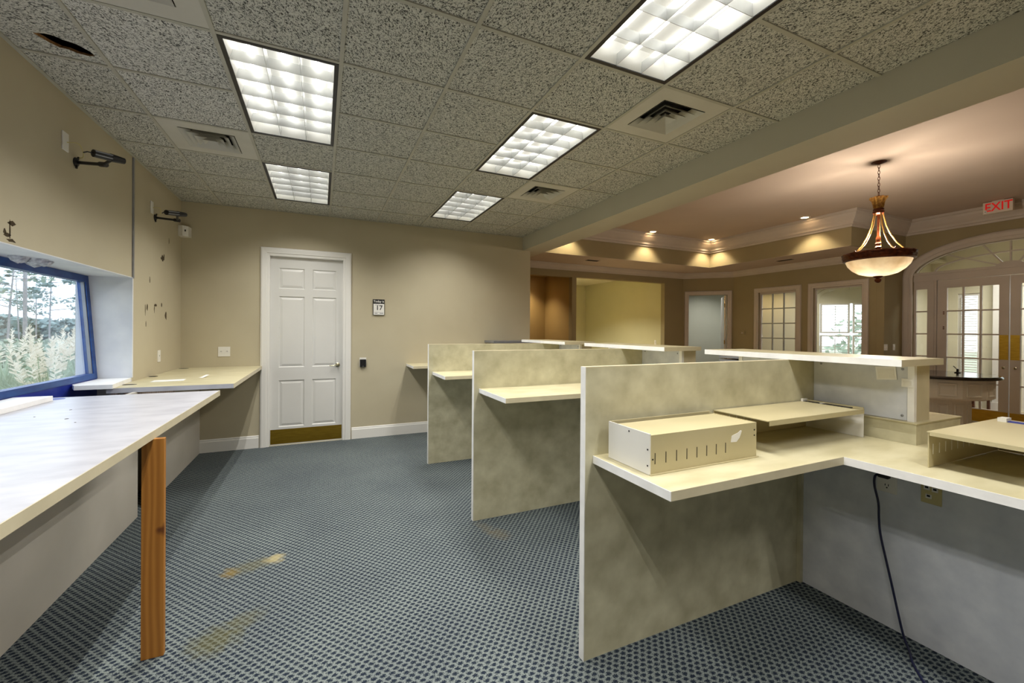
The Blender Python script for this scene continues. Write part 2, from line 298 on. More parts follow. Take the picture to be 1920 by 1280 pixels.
def hole_wall(name, outline, holes, fn, t, m, label, cat='wall', kind='structure'):
    """A wall slab with openings: front at h=0, back at h=-t."""
    bm = bmesh.new(); loops = [outline]+holes; ed = []; allv = []
    for lp in loops:
        vs = [bm.verts.new((a, b, 0)) for a, b in lp]; allv.append(vs)
        ed += [bm.edges.new((vs[i], vs[(i+1) % len(vs)])) for i in range(len(vs))]
    bmesh.ops.triangle_fill(bm, edges=ed, use_beauty=True, use_dissolve=False)
    faces = [[(v.co.x, v.co.y) for v in f.verts] for f in bm.faces]; bm.free()
    mb = MB()
    for f in faces:
        mb.add([fn(a, b, 0) for a, b in f], [tuple(range(len(f)))]); mb.add([fn(a, b, -t) for a, b in f], [tuple(range(len(f)))[::-1]])
    for lp in loops:
        n = len(lp)
        for i in range(n):
            (a, b), (c, d) = lp[i], lp[(i+1) % n]; mb.add([fn(a, b, 0), fn(c, d, 0), fn(c, d, -t), fn(a, b, -t)], [(0, 1, 2, 3)])
    v = mb.v; me = bpy.data.meshes.new(name); org = np.array(v).min(0)
    me.from_pydata([tuple(np.array(p)-org) for p in v], [], mb.f); bm = bmesh.new(); bm.from_mesh(me)
    bmesh.ops.remove_doubles(bm, verts=bm.verts, dist=1e-5); bmesh.ops.recalc_face_normals(bm, faces=bm.faces); bm.to_mesh(me); bm.free()
    me.materials.append(M[m]); o = bpy.data.objects.new(name, me); COL.objects.link(o); o.location = org; ORG[o.name] = tuple(org)
    return tag(o, label, cat, kind=kind)
def rect(a0, a1, b0, b1): return [(a0, b0), (a1, b0), (a1, b1), (a0, b1)]
rnd = random.Random(4)

# ------------------------------------------------------------------ constants of the place
T = 0.61; XL = 0.20; YB = 3.62; H = 3.038; XB = 4.74; YN = -5.0; HT = 3.64; HS = 3.04
XW = 11.29; XF = 11.95; YF = 5.67; YR = 1.68; XT = 10.15; YT = 4.58

# ------------------------------------------------------------------ floors
box('floor', (-0.2, 5.02, YN-.1, YB+.12, -0.10, 0.0), 'carpet', label='blue carpet with small dotted weave and old stains', cat='floor', kind='structure')
box('floor', (5.02, 15.2, YN-.1, 9.6, -0.10, 0.0), 'lobfloor', label='brown lobby floor beyond the teller counters', cat='floor', kind='structure')
box('floor', (-0.2, 5.02, YB+.12, 9.6, -0.10, 0.0), 'lobfloor', label='brown floor of the passage behind the door wall', cat='floor', kind='structure')

# ------------------------------------------------------------------ left wall with the drive-up window bay
WY0, WY1, WZ1 = -0.60, 2.19, 1.97
wl = hole_wall('wall_left', rect(YN, YB+.12, 0, 3.42), [rect(WY0, WY1, 0.72, WZ1)], lambda a, b, h: (XL+h, a, b), 0.375, 'wall', 'olive tan side wall around the blue-framed window')
jm = MB(); jm.box(-0.170, XL+.002, WY1-.006, WY1, 0.72, WZ1); jm.box(-0.170, XL+.002, WY0, WY0+.006, 0.72, WZ1)
build(jm, 'jamb_lining', 'jamb', wl, label='white painted side of the window recess')
box('head_lining', (-0.170, XL+.002, WY0, WY1, WZ1-.006, WZ1), 'jamb', wl, label='white scuffed soffit of the window recess')
box('corner_bead', (XL-.002, XL+.010, WY1-.004, WY1+.022, WZ1-.01, 3.03), 'steel', wl, label='grey metal corner bead')
box('corner_bead', (XL-.002, XL+.008, WY1-.010, WY1+.008, 1.08, WZ1), 'jamb', wl)
lump = MB()
for k in range(9):
    a = rnd.uniform(-1, 1); lump.lathe((0.02+rnd.uniform(-.03, .03), 1.165+a*.10, WZ1-.006), [(0.001, -rnd.uniform(.03, .048)), (rnd.uniform(.025, .04), -.026), (rnd.uniform(.04, .055), -.001)], 9, ripple=lambda i, j: rnd.uniform(-.25, .25))
build(lump, 'torn_plaster', 'plaster', wl, label='torn lump of plaster hanging from the recess soffit')
for (y, z, w, h) in ((2.978, 2.258, .05, .05), (3.02, 2.27, .02, .07), (2.94, 2.25, .03, .02), (3.086, 1.646, .045, .075), (2.551, 1.714, .025, .05), (2.50, 1.70, .012, .09), (2.617, 1.989, .012, .05), (2.78, 1.751, .05, .02),
                     (2.74, 1.72, .012, .07), (2.951, 1.766, .02, .05), (.60, 2.085, .05, .022), (.585, 2.05, .012, .07), (.565, 2.015, .05, .016), (.60, 1.99, .06, .014), (.545, 2.03, .018, .03), (3.18, 2.476, .012, .05), (2.52, 1.56, .01, .05)):
    mb = MB(); n = 9; vs = [(math.cos(2*math.pi*i/n)*w/2*rnd.uniform(.7, 1.6)+y, math.sin(2*math.pi*i/n)*h/2*rnd.uniform(.7, 1.6)+z) for i in range(n)]
    mb.prism(vs, lambda a, b, h_: (XL+h_, a, b), -.001, .0012); build(mb, 'paint_chip', 'chip', wl)
# window frame leans outwards at the top
def WX(z): return -0.055-0.062*(z-1.09)/0.86
def fwin(a, z, h): return (WX(z)+h, a, z)
w1 = thing('window_1', (-.05, .8, 1.09), 'large leaning drive-up window with blue metal frame', 'window', kind='structure')
for nm, b in (('frame_bar', rect(WY0+.006, WY1-.006, 1.085, 1.130)), ('frame_bar', rect(WY0+.006, WY1-.006, 1.905, 1.962)), ('frame_bar', rect(WY1-.056, WY1-.006, 1.130, 1.905)), ('frame_bar', rect(WY0+.006, WY0+.056, 1.130, 1.905)), ('frame_bar', rect(.30, .35, 1.13, 1.905))):
    build(MB().prism(b, fwin, -.03, .028), nm, 'bluemetal', w1)
for b in (rect(.35, WY1-.056, 1.13, 1.905), rect(WY0+.056, .30, 1.13, 1.905)): build(MB().prism(b, fwin, -.006, .0), 'glass_pane', 'glass', w1)
for b in (rect(WY1-.066, WY1-.056, 1.13, 1.905),): build(MB().prism(b, fwin, -.004, .018), 'glazing_bead', 'steel', w1, label='pale green glazing bead')
build(MB().box(-0.16, -0.03, WY0+.006, WY1-.006, 0.72, 1.085), 'apron_panel', 'bluefilm', w1, label='deep blue splattered panel below the window')

# ------------------------------------------------------------------ back wall, door
wb = hole_wall('wall_back', rect(XL, 4.88, 0, 3.42), [[(1.119, 0.0005), (2.012, 0.0005), (2.012, 2.467), (1.119, 2.467)]], FY(YB), 0.12, 'wall', 'tan wall with the white panelled door')
hole_wall('wall_near', rect(XL-.4, 12.0, 0, 3.75), [], lambda a, b, h: (a, YN+h, b), 0.1, 'wall', 'tan wall behind the viewer')
bbp = [(0, 0), (.016, 0), (.016, .125), (.010, .138), (.010, .150), (0, .158)]
def baseboard(name, path, m, label, side=1): return build(MB().sweep(path, bbp, FZ, side=side), name, m, label=label, cat='baseboard', kind='structure')
baseboard('baseboard_back', [(0.392, YB), (1.012, YB)], 'white', 'cream baseboard left of the white door')
baseboard('baseboard_back', [(2.122, YB), (4.88, YB)], 'white', 'cream baseboard right of the white door')
cas = [(0, 0), (0, .016), (.012, .020), (.030, .020), (.036, .028), (.085, .032), (.100, .026), (.108, .012), (.108, 0)]
tr = MB().sweep([(1.128, 0), (1.128, 2.459), (2.003, 2.459), (2.003, 0)], cas, FY(YB), side=-1)
build(tr, 'trim_1', 'white', label='white moulded casing around the panelled door', cat='door casing', kind='structure')
d1 = thing('door_1', (1.565, YB+.04, 0), 'white six-panel door with brass kick plate', 'door', kind='structure')
DX0, DX1, DZ0, DZ1 = 1.128, 2.003, 0.010, 2.458; YD = YB+.028
cx = lambda f: DX0+(DX1-DX0)*f
xs = (DX0, cx(.115), cx(.460), cx(.565), cx(.905), DX1); zs = (DZ0, .235, .845, 1.015, 1.945, 2.045, 2.315, DZ1)
slab = MB(); slab.box(DX0, DX1, YD+.012, YD+.04, DZ0, DZ1)
for a in ((0, 1), (2, 3), (4, 5)): slab.box(xs[a[0]], xs[a[1]], YD, YD+.012, DZ0, DZ1)
for zz in ((0, 1), (2, 3), (4, 5), (6, 7)):
    slab.box(xs[1], xs[2], YD, YD+.012, zs[zz[0]], zs[zz[1]]); slab.box(xs[3], xs[4], YD, YD+.012, zs[zz[0]], zs[zz[1]])
build(slab, 'slab', 'door', d1)
for xa, xb in ((1, 2), (3, 4)):
    for za, zb in ((1, 2), (3, 4), (5, 6)):
        x0, x1, z0, z1 = xs[xa], xs[xb], zs[za], zs[zb]; mb = MB()
        r0 = [(x0+.012, z0+.012), (x1-.012, z0+.012), (x1-.012, z1-.012), (x0+.012, z1-.012)]; g = .042
        r1 = [(x0+g, z0+g), (x1-g, z0+g), (x1-g, z1-g), (x0+g, z1-g)]
        mb.add([(a, YD+.0118, b) for a, b in r0]+[(a, YD+.003, b) for a, b in r1], [(0, 1, 5, 4), (1, 2, 6, 5), (2, 3, 7, 6), (3, 0, 4, 7), (4, 5, 6, 7)])
        mb.sweep([(x0, z0), (x0, z1), (x1, z1), (x1, z0)], [(0, 0), (0, -.0115), (.012, -.0115)], FY(YD), closed=True)
        build(mb, 'door_panel', 'door', d1)
box('kick_plate', (DX0+.008, DX1-.008, YD-.002, YD, .016, .205), 'brass', d1, label='brass kick plate')
hd = MB(); hd.lathe((0, 0, 0), [(0.001, 0), (.030, 0), (.030, .006), (.022, .012), (.011, .016), (.011, .045), (.001, .045)], 18)
hd.v = [(x+1.940, YD-z, y+1.030) for x, y, z in hd.v]
hd.tube([(1.940, YD-.042, 1.030), (1.90, YD-.046, 1.028), (1.865, YD-.046, 1.022), (1.835, YD-.044, 1.024)], [.011, .010, .008, .006], 8)
build(hd, 'lever_handle', 'chrome', d1, smooth=True, label='nickel lever handle')
st = MB(); st.box(1.100, 1.128, YB-.0, YB+.12, 0, 2.467); st.box(2.003, 2.03, YB, YB+.12, 0, 2.467); st.box(1.1, 2.03, YB, YB+.12, 2.459, 2.49)
build(st, 'jamb', 'white', d1)

# ------------------------------------------------------------------ suspended ceiling
HOLE = [(.372, .428), (.42, .415), (.455, .418), (.475, .432), (.52, .445), (.556, .482), (.560, .512), (.53, .520), (.49, .516), (.462, .500), (.43, .498), (.405, .476)]
HOLE = [(.466+(a-.466)*1.08, .468+(b-.468)*1.35) for a, b in HOLE]
ce = box('ceiling', (XL, XB, YN, YB, H+.30, H+.36), 'dark', label='suspended ceiling of rough fissured tiles in a metal grid', cat='ceiling', kind='structure')
xb = [XL]+[T*i for i in range(1, 8)]+[XB]; yb = [YN]+[T*i for i in range(-8, 6)]+[YB]
TRO = [(2, 0), (2, 3), (5, 0), (5, 3), (5, -3), (2, -3), (2, -6), (5, -6)]; VEN = [(1, 2), (1, -1), (6, 2), (6, -1)]
busy = set(VEN)
for u, v in TRO: busy |= {(u, v), (u, v+1)}
tcache = {}
for i in range(8):
    for j in range(len(yb)-1):
        v = j-9 if j > 0 else -9
        if (i, v) in busy: continue
        x0, x1, y0, y1 = xb[i]+.004, xb[i+1]-.004, yb[j]+.004, yb[j+1]-.004
        if i == 0 and v == 0:
            bm = bmesh.new(); ed = []
            for lp in (rect(x0, x1, y0, y1), HOLE):
                vs = [bm.verts.new((a, b, 0)) for a, b in lp]; ed += [bm.edges.new((vs[q], vs[(q+1) % len(vs)])) for q in range(len(vs))]
            bmesh.ops.triangle_fill(bm, edges=ed, use_beauty=True); mb = MB()
            for f in bm.faces: mb.add([(p.co.x, p.co.y, H+.008) for p in f.verts], [tuple(range(len(f.verts)))])
            bm.free(); ht = build(mb, 'ceiling_tile', 'tile', ce, label='tile with a ragged dark hole')
            mb = MB(); n = len(HOLE)
            for q in range(n):
                a, b = HOLE[q], HOLE[(q+1) % n]; mb.add([(a[0], a[1], H+.008), (b[0], b[1], H+.008), (b[0]+.004, b[1]+.012, H+.026), (a[0]+.004, a[1]+.012, H+.026)], [(0, 1, 2, 3)])
            build(mb, 'torn_edge', 'tilecore', ht); continue
        key = (round(x1-x0, 3), round(y1-y0, 3), i == 1 and v in (0, 1))
        if key not in tcache:
            w, d = (x1-x0)/2, (y1-y0)/2; tcache[key] = MB().box(-w, w, -d, d, 0, .016).mesh('ceiling_tile', 'tileb' if key[2] else 'tile')
        o = bpy.data.objects.new('ceiling_tile', tcache[key]); COL.objects.link(o); o.parent = ce
        oc = ORG[ce.name]; o.location = ((x0+x1)/2-oc[0], (y0+y1)/2-oc[1], H+.008-oc[2])
for x in xb[1:-1]: box('grid_bar', (x-.011, x+.011, YN, YB, H, H+.010), 'gridbar', ce)
for y in yb[1:-1]:
    mb = MB()
    for i in range(8):
        if any(u == i and abs(y-(v+1)*T) < .01 for u, v in TRO): continue
        mb.box(xb[i]+(.011 if i else 0), xb[i+1]-(.011 if i < 7 else 0), y-.011, y+.011, H+.0015, H+.010)
    build(mb, 'grid_bar', 'gridbar', ce)
for b in ((XL, XL+.022, YN, YB), (XL, XB, YB-.022, YB)): box('edge_angle', (*b, H+.0005, H+.006), 'gridbar', ce)

def troffer():
    g = thing('ceiling_light', (0, 0, 0), '', 'ceiling light'); hx, hy = T/2-.013, T-.013; ix, iy = hx-.022, hy-.022
    fr = MB(); fr.sweep([(-hx, -hy), (-hx, hy), (hx, hy), (hx, -hy)], [(0, 0), (.022, 0), (.022, .012), (0, .012)], FZ, closed=True); build(fr, 'frame', 'black', g, local=True, label='black rim of the light')
    hs = MB(); q0 = rect(-ix, ix, -iy, iy); k = .03; q1 = rect(-ix+k, ix-k, -iy+k, iy-k)
    hs.add([(a, b, .006) for a, b in q0]+[(a, b, .115) for a, b in q1], [(0, 1, 5, 4), (1, 2, 6, 5), (2, 3, 7, 6), (3, 0, 4, 7), (4, 5, 6, 7)]); build(hs, 'reflector', 'trough', g, local=True)
    bp = [(-.0014, .004), (.0014, .004), (.009, .060), (-.009, .060)]
    for i in (1, 2):
        x = -ix+2*ix*i/3; build(MB().prism([(x+a, b) for a, b in bp], lambda a, b, h: (a, h, b), -iy, iy), 'louver_blade', 'blade', g, local=True)
    for j in range(1, 6):
        y = -iy+2*iy*j/6; build(MB().prism([(y+a, b) for a, b in bp], lambda a, b, h: (h, a, b), -ix, ix), 'louver_blade', 'blade', g, local=True)
    for i in range(3):
        x = -ix+2*ix*(i+.5)/3; build(MB().tube([(x, -iy+.035, .088), (x, iy-.035, .088)], .013, 8), 'lamp_tube', 'tube', g, smooth=True, local=True)
    return g
def troffer_light(o, power, col=C_FLUO):
    for sx in (-1, 1):
        l = bpy.data.lights.new('lamp', 'AREA'); l.shape = 'RECTANGLE'; l.size = .004; l.size_y = 2*T-.10; l.energy = power/2; l.color = col; l.spread = R(135)
        lo = bpy.data.objects.new('lamp', l); COL.objects.link(lo); lo.parent = o; lo.location = (sx*(T/2-.035)/3, 0, .0025)
tro0 = troffer(); names = {(2, 0): 'parabolic fluorescent ceiling light, the larger of the two above the white door', (2, 3): 'small-looking fluorescent ceiling light nearest the white door', (5, 0): 'fluorescent ceiling light in the middle of the right-hand row',
                           (5, 3): 'fluorescent ceiling light at the far end of the right-hand row', (5, -3): 'large fluorescent ceiling light cut off by the top of the picture', (2, -3): 'fluorescent ceiling light overhead, left of the cut-off one', (2, -6): 'added fluorescent ceiling light behind the viewer, window side', (5, -6): 'added fluorescent ceiling light behind the viewer, counter side'}  # pair behind the viewer is added to light surfaces facing the camera
first = True
for u, v in TRO:
    o = tro0 if first else copy_tree(tro0); first = False
    o.location = ((u+.5)*T, (v+1)*T, H); tag(o, names[(u, v)], 'ceiling light', 'recessed fluorescent lights')
for o in [o for o in bpy.data.objects if o.name.startswith('ceiling_light') and o.type == 'EMPTY']: troffer_light(o, P_TROFFER)

def diffuser():
    g = thing('ceiling_vent', (0, 0, 0), '', 'air vent'); h = T/2-.012; q = .185
    pl = MB(); pl.sweep([(-h, -h), (-h, h), (h, h), (h, -h)], [(0, .004), (h-q, .004), (h-q, .016), (0, .016)], FZ, closed=True); build(pl, 'face_plate', 'ventmetal', g, local=True)
    build(MB().box(-q, q, -q, q, .075, .08), 'duct_back', 'dark', g, local=True)
    for i in range(4):
        a = q-.004-i*.043; c = a-.050; rg = MB(); sq = lambda k, z: [(-k, -k, z), (k, -k, z), (k, k, z), (-k, k, z)]
        z_ = -.005*i; rg.add(sq(a, z_)+sq(c, .040)+sq(a-.003, z_+.004)+sq(c-.003, .044), [(k, (k+1) % 4, 4+(k+1) % 4, 4+k) for k in range(4)]+[(8+k, 12+k, 12+(k+1) % 4, 8+(k+1) % 4) for k in range(4)]+[(k, 8+k, 8+(k+1) % 4, (k+1) % 4) for k in range(4)]+[(4+k, 4+(k+1) % 4, 12+(k+1) % 4, 12+k) for k in range(4)])
        build(rg, 'louver_ring', 'ventmetal', g, local=True)
    return g
v0 = diffuser(); vn = {(1, 2): 'square grey ceiling air vent near the left wall corner', (1, -1): 'square ceiling air vent cut off at the top left edge', (6, 2): 'smaller-looking square ceiling air vent farther along the beam', (6, -1): 'large square ceiling air vent beside the beam'}
for k, (u, v) in enumerate(VEN):
    o = v0 if k == 0 else copy_tree(v0); o.location = ((u+.5)*T, (v+.5)*T, H); tag(o, vn[(u, v)], 'air vent', 'ceiling air vents')

# ------------------------------------------------------------------ beam and lobby ceilings
box('trim_2', (XB, 5.13, YN, 4.30, 2.83, 3.75), 'beam', label='long tan boxed beam between office and lobby ceilings', cat='beam', kind='structure')
box('ceiling', (5.13, XF+.1, YN, YT, HT, HT+.1), 'lobceil', label='raised lobby tray ceiling in warm light', cat='ceiling', kind='structure')
sf = MB().prism([(4.86, YF), (4.86, YT), (XT, YT), (XT, YR-.03), (XF, YR-.03), (XF, YR), (XW+.02, YR), (XW+.02, YF)], FZ, HS, HT)
so = build(sf, 'ceiling', 'lobwall', label='lower brown soffit framing the lobby tray ceiling', cat='ceiling', kind='structure')
box('soffit_underside', (4.86, XT-.001, YT+.001, YF, HS-.004, HS), 'lobceil', so); box('soffit_underside', (XT+.001, XW, YR+.002, YF, HS-.004, HS), 'lobceil', so)
crn = lambda h, p: [(0, 0), (p, 0), (p, -.16*h), (p*.86, -.20*h), (p*.80, -.34*h), (p*.55, -.58*h), (p*.34, -.72*h), (p*.30, -.84*h), (p*.16, -.88*h), (p*.12, -h), (0, -h)]
def crown(name, path, z, h, p, label): return build(MB().sweep(path, [(o, z+dz) for o, dz in crn(h, p)], FZ), name, 'trim', label=label, cat='crown moulding', kind='structure')
crown('trim_3', [(4.9, YF), (10.45, YF), (XW, 4.83), (XW, YR)], HS-.004, .135, .11, 'lower crown moulding along the lobby far walls')
crown('trim_4', [(5.13, YT), (XT, YT), (XT, YR-.03), (XF, YR-.03), (XF, YN)], HT, .27, .16, 'deep crown moulding around the raised tray ceiling')
for x, y, w, d, lb in ((7.05, 4.95, .30, .12, 'small dark vent slot in the soffit over the olive opening'), (10.62, 3.10, .12, .32, 'small dark vent slot in the soffit before the windows')):
    g = thing('soffit_vent', (x, y, HS-.004), lb, 'air vent'); box('frame', (x-w/2-.02, x+w/2+.02, y-d/2-.02, y+d/2+.02, HS-.010, HS-.004), 'lobceil', g)
    for k in range(5):
        t = (k+.5)/5-.5; b = (x-w/2, x+w/2, y+d*t-.008, y+d*t+.008) if w > d else (x+w*t-.008, x+w*t+.008, y-d/2, y+d/2); box('slot', (*b, HS-.012, HS-.009), 'dark', g)

# ------------------------------------------------------------------ lobby walls
hole_wall('wall_far', rect(4.86, 10.47, 0, HS), [[(5.35, .0005), (7.0, .0005), (7.0, 2.755), (5.35, 2.755)], [(7.12, .0005), (9.81, .0005), (9.81, 2.755), (7.12, 2.755)]], FY(YF), 0.13, 'lobwall', 'brown far lobby wall with two wide openings')
hole_wall('wall_passage', rect(YB+.12, YF, 0, HS), [], lambda a, b, h: (4.88+h, a, b), 0.1, 'lobwall', 'brown end wall of the passage')
# recess behind the first opening
box('wall_recess', (4.9, 7.06, 6.95, 7.05, 0, HS), 'recess', label='ochre wall at the back of the dim recess', cat='wall', kind='structure')
box('wall_recess', (7.0, 7.12, YF+.13, 7.05, 0, HS), 'recess', label='ochre side wall between recess and olive room', cat='wall', kind='structure')
box('wall_recess', (4.9, 5.0, YF+.13, 7.0, 0, HS), 'recess', label='ochre left wall of the dim recess', cat='wall', kind='structure')
box('ceiling', (4.9, 7.0, YF+.13, 6.95, 2.9, 3.0), 'recess', label='low ceiling of the dim recess', cat='ceiling', kind='structure')
# olive room behind the second opening
box('wall_olive_side', (9.90, 10.0, YF+.13, 9.40, 0, HS), 'olive', label='long olive wall seen through the wide opening', cat='wall', kind='structure')
box('wall_olive_back', (7.0, 10.0, 9.37, 9.47, 0, HS), 'olive', label='far olive wall of the room behind the opening', cat='wall', kind='structure')
box('wall_olive_left', (7.0, 7.1, 7.05, 9.47, 0, HS), 'olive', label='hidden left wall of the olive room', cat='wall', kind='structure')
box('ceiling', (7.0, 10.0, YF+.13, 9.47, HS, HS+.05), 'cream', label='pale ceiling of the olive room', cat='ceiling', kind='structure')
# chamfer wall with the open doorway
CH0 = Vector((10.45, YF)); CH1 = Vector((XW, 4.83)); cd = (CH1-CH0).normalized(); cn = Vector((-cd.y, cd.x)); CL = (CH1-CH0).length
def fch(a, b, h): p = CH0+cd*a-cn*h; return (p.x, p.y, b)
hole_wall('wall_chamfer', rect(0, CL, 0, HS), [[(.14, .0005), (1.05, .0005), (1.05, 2.465), (.14, 2.465)]], fch, .12, 'lobwall', 'brown angled wall with an open doorway')
build(MB().sweep([(.14, 0), (.14, 2.465), (1.05, 2.465), (1.05, 0)], [(o*.98, h) for o, h in cas], fch, side=-1), 'trim_5', 'trim', label='taupe casing of the open angled doorway', cat='door casing', kind='structure')
d2 = thing('door_2', (*fch(1.05, 0, -.10)[:2], 0), 'white door standing open inside the angled doorway', 'door', kind='structure')
def fdo(a, b, h): p = CH0+cd*(1.045-h)+cn*(.12+a); return (p.x, p.y, b)
build(MB().prism(rect(0, .88, .01, 2.45), fdo, 0, .04), 'slab', 'door', d2)
for z in (2.2, 1.25, .3): build(MB().tube([fdo(-.012, z-.05, .045), fdo(-.012, z+.05, .045)], .012, 8), 'hinge', 'brass', d2, label='brass hinge')
build(MB().prism(rect(.0, .008, .01, 2.45), fdo, .04, .046), 'edge_strip', 'brass', d2)
# small grey office behind the doorway
def wallseg(name, p, q, m, label, t=.1, h=HS):
    p, q = Vector(p), Vector(q); d = (q-p).normalized(); n = Vector((-d.y, d.x)); L_ = (q-p).length
    def f(a, b, hh): w = p+d*a+n*hh; return (w.x, w.y, b)
    return build(MB().prism(rect(0, L_, 0, h), f, 0, t), name, m, label=label, cat='wall', kind='structure')
wallseg('wall_office_left', (10.50, 5.82), (11.55, 7.60), 'grey', 'pale grey wall seen through the angled doorway')
wallseg('wall_office_back', (11.55, 7.60), (13.6, 5.9), 'grey', 'grey green wall seen through the angled doorway')
wallseg('wall_office_right', (13.6, 5.9), (11.9, 4.96), 'grey', 'hidden right wall of the grey office')
box('wall_office_divider', (XW+.12, 11.95, 4.86, 4.96, 0, HS), 'cream', label='cream wall dividing the two front offices', cat='wall', kind='structure')
build(MB().prism([(XW+.02, YR+.13), (15.0, YR+.13), (11.75, 5.08), (XW+.02, 5.08)], FZ, HS, HS+.05), 'ceiling', 'cream', label='pale ceiling of the shuttered front office', cat='ceiling', kind='structure')
build(MB().prism([(XW, 5.08), (11.75, 5.08), (13.7, 5.9), (11.6, 7.75), (10.3, 5.8)], FZ, HS, HS+.05), 'ceiling', 'grey', label='pale ceiling of the grey office', cat='ceiling', kind='structure')
# window wall
W1 = (3.275, 4.155, .95, 2.455); W2 = (2.03, 2.92, .95, 2.455)
hole_wall('wall_right', rect(YR+.121, 4.84, 0, HS), [rect(*W1), rect(*W2)], FX(XW), .13, 'lobwall', 'brown lobby wall with two interior windows')
def casing_x(name, X, b, label, m='trim', w=1.0): return build(MB().sweep([(b[0], b[2]), (b[0], b[3]), (b[1], b[3]), (b[1], b[2])], [(o*w, h) for o, h in cas], FX(X), closed=True, side=-1), name, m, label=label, cat='window casing', kind='structure')
casing_x('trim_6', XW, W1, 'taupe casing of the gridded interior window'); casing_x('trim_7', XW, W2, 'taupe casing of the clear interior window')
w2 = thing('window_2', (XW+.06, 3.7, .95), 'interior window divided into small panes by grey bars', 'window', kind='structure')
def fwx(X): return lambda a, b, h: (X-h, a, b)
fr = MB().sweep([(W1[0], W1[2]), (W1[0], W1[3]), (W1[1], W1[3]), (W1[1], W1[2])], [(0, -.02), (.045, -.02), (.045, .02), (0, .02)], fwx(XW+.06), closed=True, side=1); build(fr, 'sash', 'trim', w2)
ya = [W1[0]+.045+(W1[1]-W1[0]-.09)*i/3 for i in range(4)]; za = [2.41-.345*i for i in range(5)]+[.995]
for y in ya[1:-1]: box('muntin', (XW+.048, XW+.072, y-.013, y+.013, .995, 2.41), 'steel', w2)
for z in za[1:-1]:
    for i in range(3): box('muntin', (XW+.048, XW+.072, ya[i]+.013*(i > 0), ya[i+1]-.013*(i < 2), z-.012, z+.012), 'steel', w2)
for i in range(3):
    for j in range(5): box('pane', (XW+.058, XW+.062, ya[i]+.013, ya[i+1]-.013, za[j+1]+.012, za[j]-.012), 'glass2', w2)
w3 = thing('window_3', (XW+.06, 2.475, .95), 'clear interior window looking towards white shutters', 'window', kind='structure')
fr = MB().sweep([(W2[0], W2[2]), (W2[0], W2[3]), (W2[1], W2[3]), (W2[1], W2[2])], [(0, -.02), (.03, -.02), (.03, .02), (0, .02)], fwx(XW+.06), closed=True, side=1); build(fr, 'sash', 'trim', w3)
box('pane', (XW+.058, XW+.062, W2[0]+.03, W2[1]-.03, W2[2]+.03, W2[3]-.03), 'glass2', w3)
# front office with the angled shuttered window
SH = Vector((13.38, 3.27)); sd = Vector((1, -1)).normalized(); sn = Vector((-1, -1)).normalized()
def fsh(a, b, h): p = SH+sd*a+sn*h; return (p.x, p.y, b)
arch = [(-.66, .6), (.66, .6), (.66, 2.34)]+[(.66*math.cos(w), 2.34+.26*math.sin(w)) for w in [math.pi*k/12 for k in range(1, 12)]]+[(-.66, 2.34)]
hole_wall('wall_office_bay', rect(-2.1, 2.0, 0, HS), [[(a*.96, b) for a, b in arch]], fsh, .14, 'cream', 'cream angled office wall around the shuttered window')
w4 = thing('window_4', (SH.x, SH.y, .6), 'arched outside window with white plantation shutters', 'window', kind='structure')
build(MB().sweep(arch[::-1], [(0, 0), (0, .02), (.07, .03), (.08, 0)], fsh, closed=True, side=-1), 'casing', 'cream', w4)
build(MB().prism(rect(-.05, .05, 2.56, 2.70), fsh, .02, .05), 'keystone', 'cream', w4)
build(MB().prism([(a*.95, b) for a, b in arch if b > 2.3]+[(-.627, 2.22), (.627, 2.22)], fsh, -.04, -.02), 'fan_panel', 'cream', w4)
for a0, a1 in ((-.625, -.03), (.03, .625)):
    for z0, z1 in ((.62, 1.45), (1.50, 2.22)):
        p = MB(); p.sweep([(a0, z0), (a0, z1), (a1, z1), (a1, z0)], [(0, -.02), (.035, -.02), (.035, .02), (0, .02)], fsh, closed=True, side=1); sp_ = build(p, 'shutter_frame', 'white', w4)
        sl = MB(); n = int((z1-z0-.08)/.064)
        for k in range(n):
            z = z0+.04+(z1-z0-.08)*(k+.5)/n; sl.prism([(a0+.036, -.028), (a1-.036, -.028), (a1-.036, .028), (a0+.036, .028)], lambda a, q, h, z=z: fsh(a, z+q*.06+h, q), -.004, .004)
        build(sl, 'shutter_slats', 'white', sp_, kind='stuff'); build(MB().prism(rect((a0+a1)/2-.006, (a0+a1)/2+.006, z0+.06, z1-.06), fsh, .03, .04), 'tilt_rod', 'white', sp_)
# return wall and French door wall
hole_wall('wall_return', rect(XW, XF, 0, HT), [], FY(YR), .12, 'lobwall', 'narrow brown return wall carrying two light switches')
AC = .31; AO, AI, ZS_ = 1.225, 1.225, 2.56
ell = lambda a, h, n=24: [(AC+a*math.cos(math.pi*k/n), ZS_+h*math.sin(math.pi*k/n)) for k in range(n+1)]
opening = [(AC-AO, .0005), (AC+AO, .0005)]+ell(AO, .50)
hole_wall('wall_front', rect(YN, YR+.12, 0, HT), [opening], FX(XF), .16, 'lobwall', 'brown entrance wall with the arched doorway')
path = [(AC+AO, 0)]+ell(AO, .50)+[(AC-AO, 0)]
acas = [(0, 0), (0, .02), (.02, .028), (.05, .028), (.058, .038), (.115, .042), (.140, .034), (.155, .015), (.155, 0)]
build(MB().sweep(path, acas, FX(XF), side=1), 'trim_8', 'trim', label='wide taupe arched casing around the entrance doors', cat='door casing', kind='structure')
w5 = thing('window_5', (XF+.06, AC, 2.49), 'arched fanlight with sunburst bars over the entrance doors', 'window', kind='structure')
XG = XF+.06; fg = FX(XG)
build(MB().prism(rect(AC-AO, AC+AO, 2.485, 2.63), FX(XF+.02), -.08, .0), 'transom_bar', 'trim', w5); build(MB().prism(rect(AC-AO, AC+AO, 2.60, 2.645), FX(XF+.02), 0, .02), 'transom_ledge', 'trim', w5)
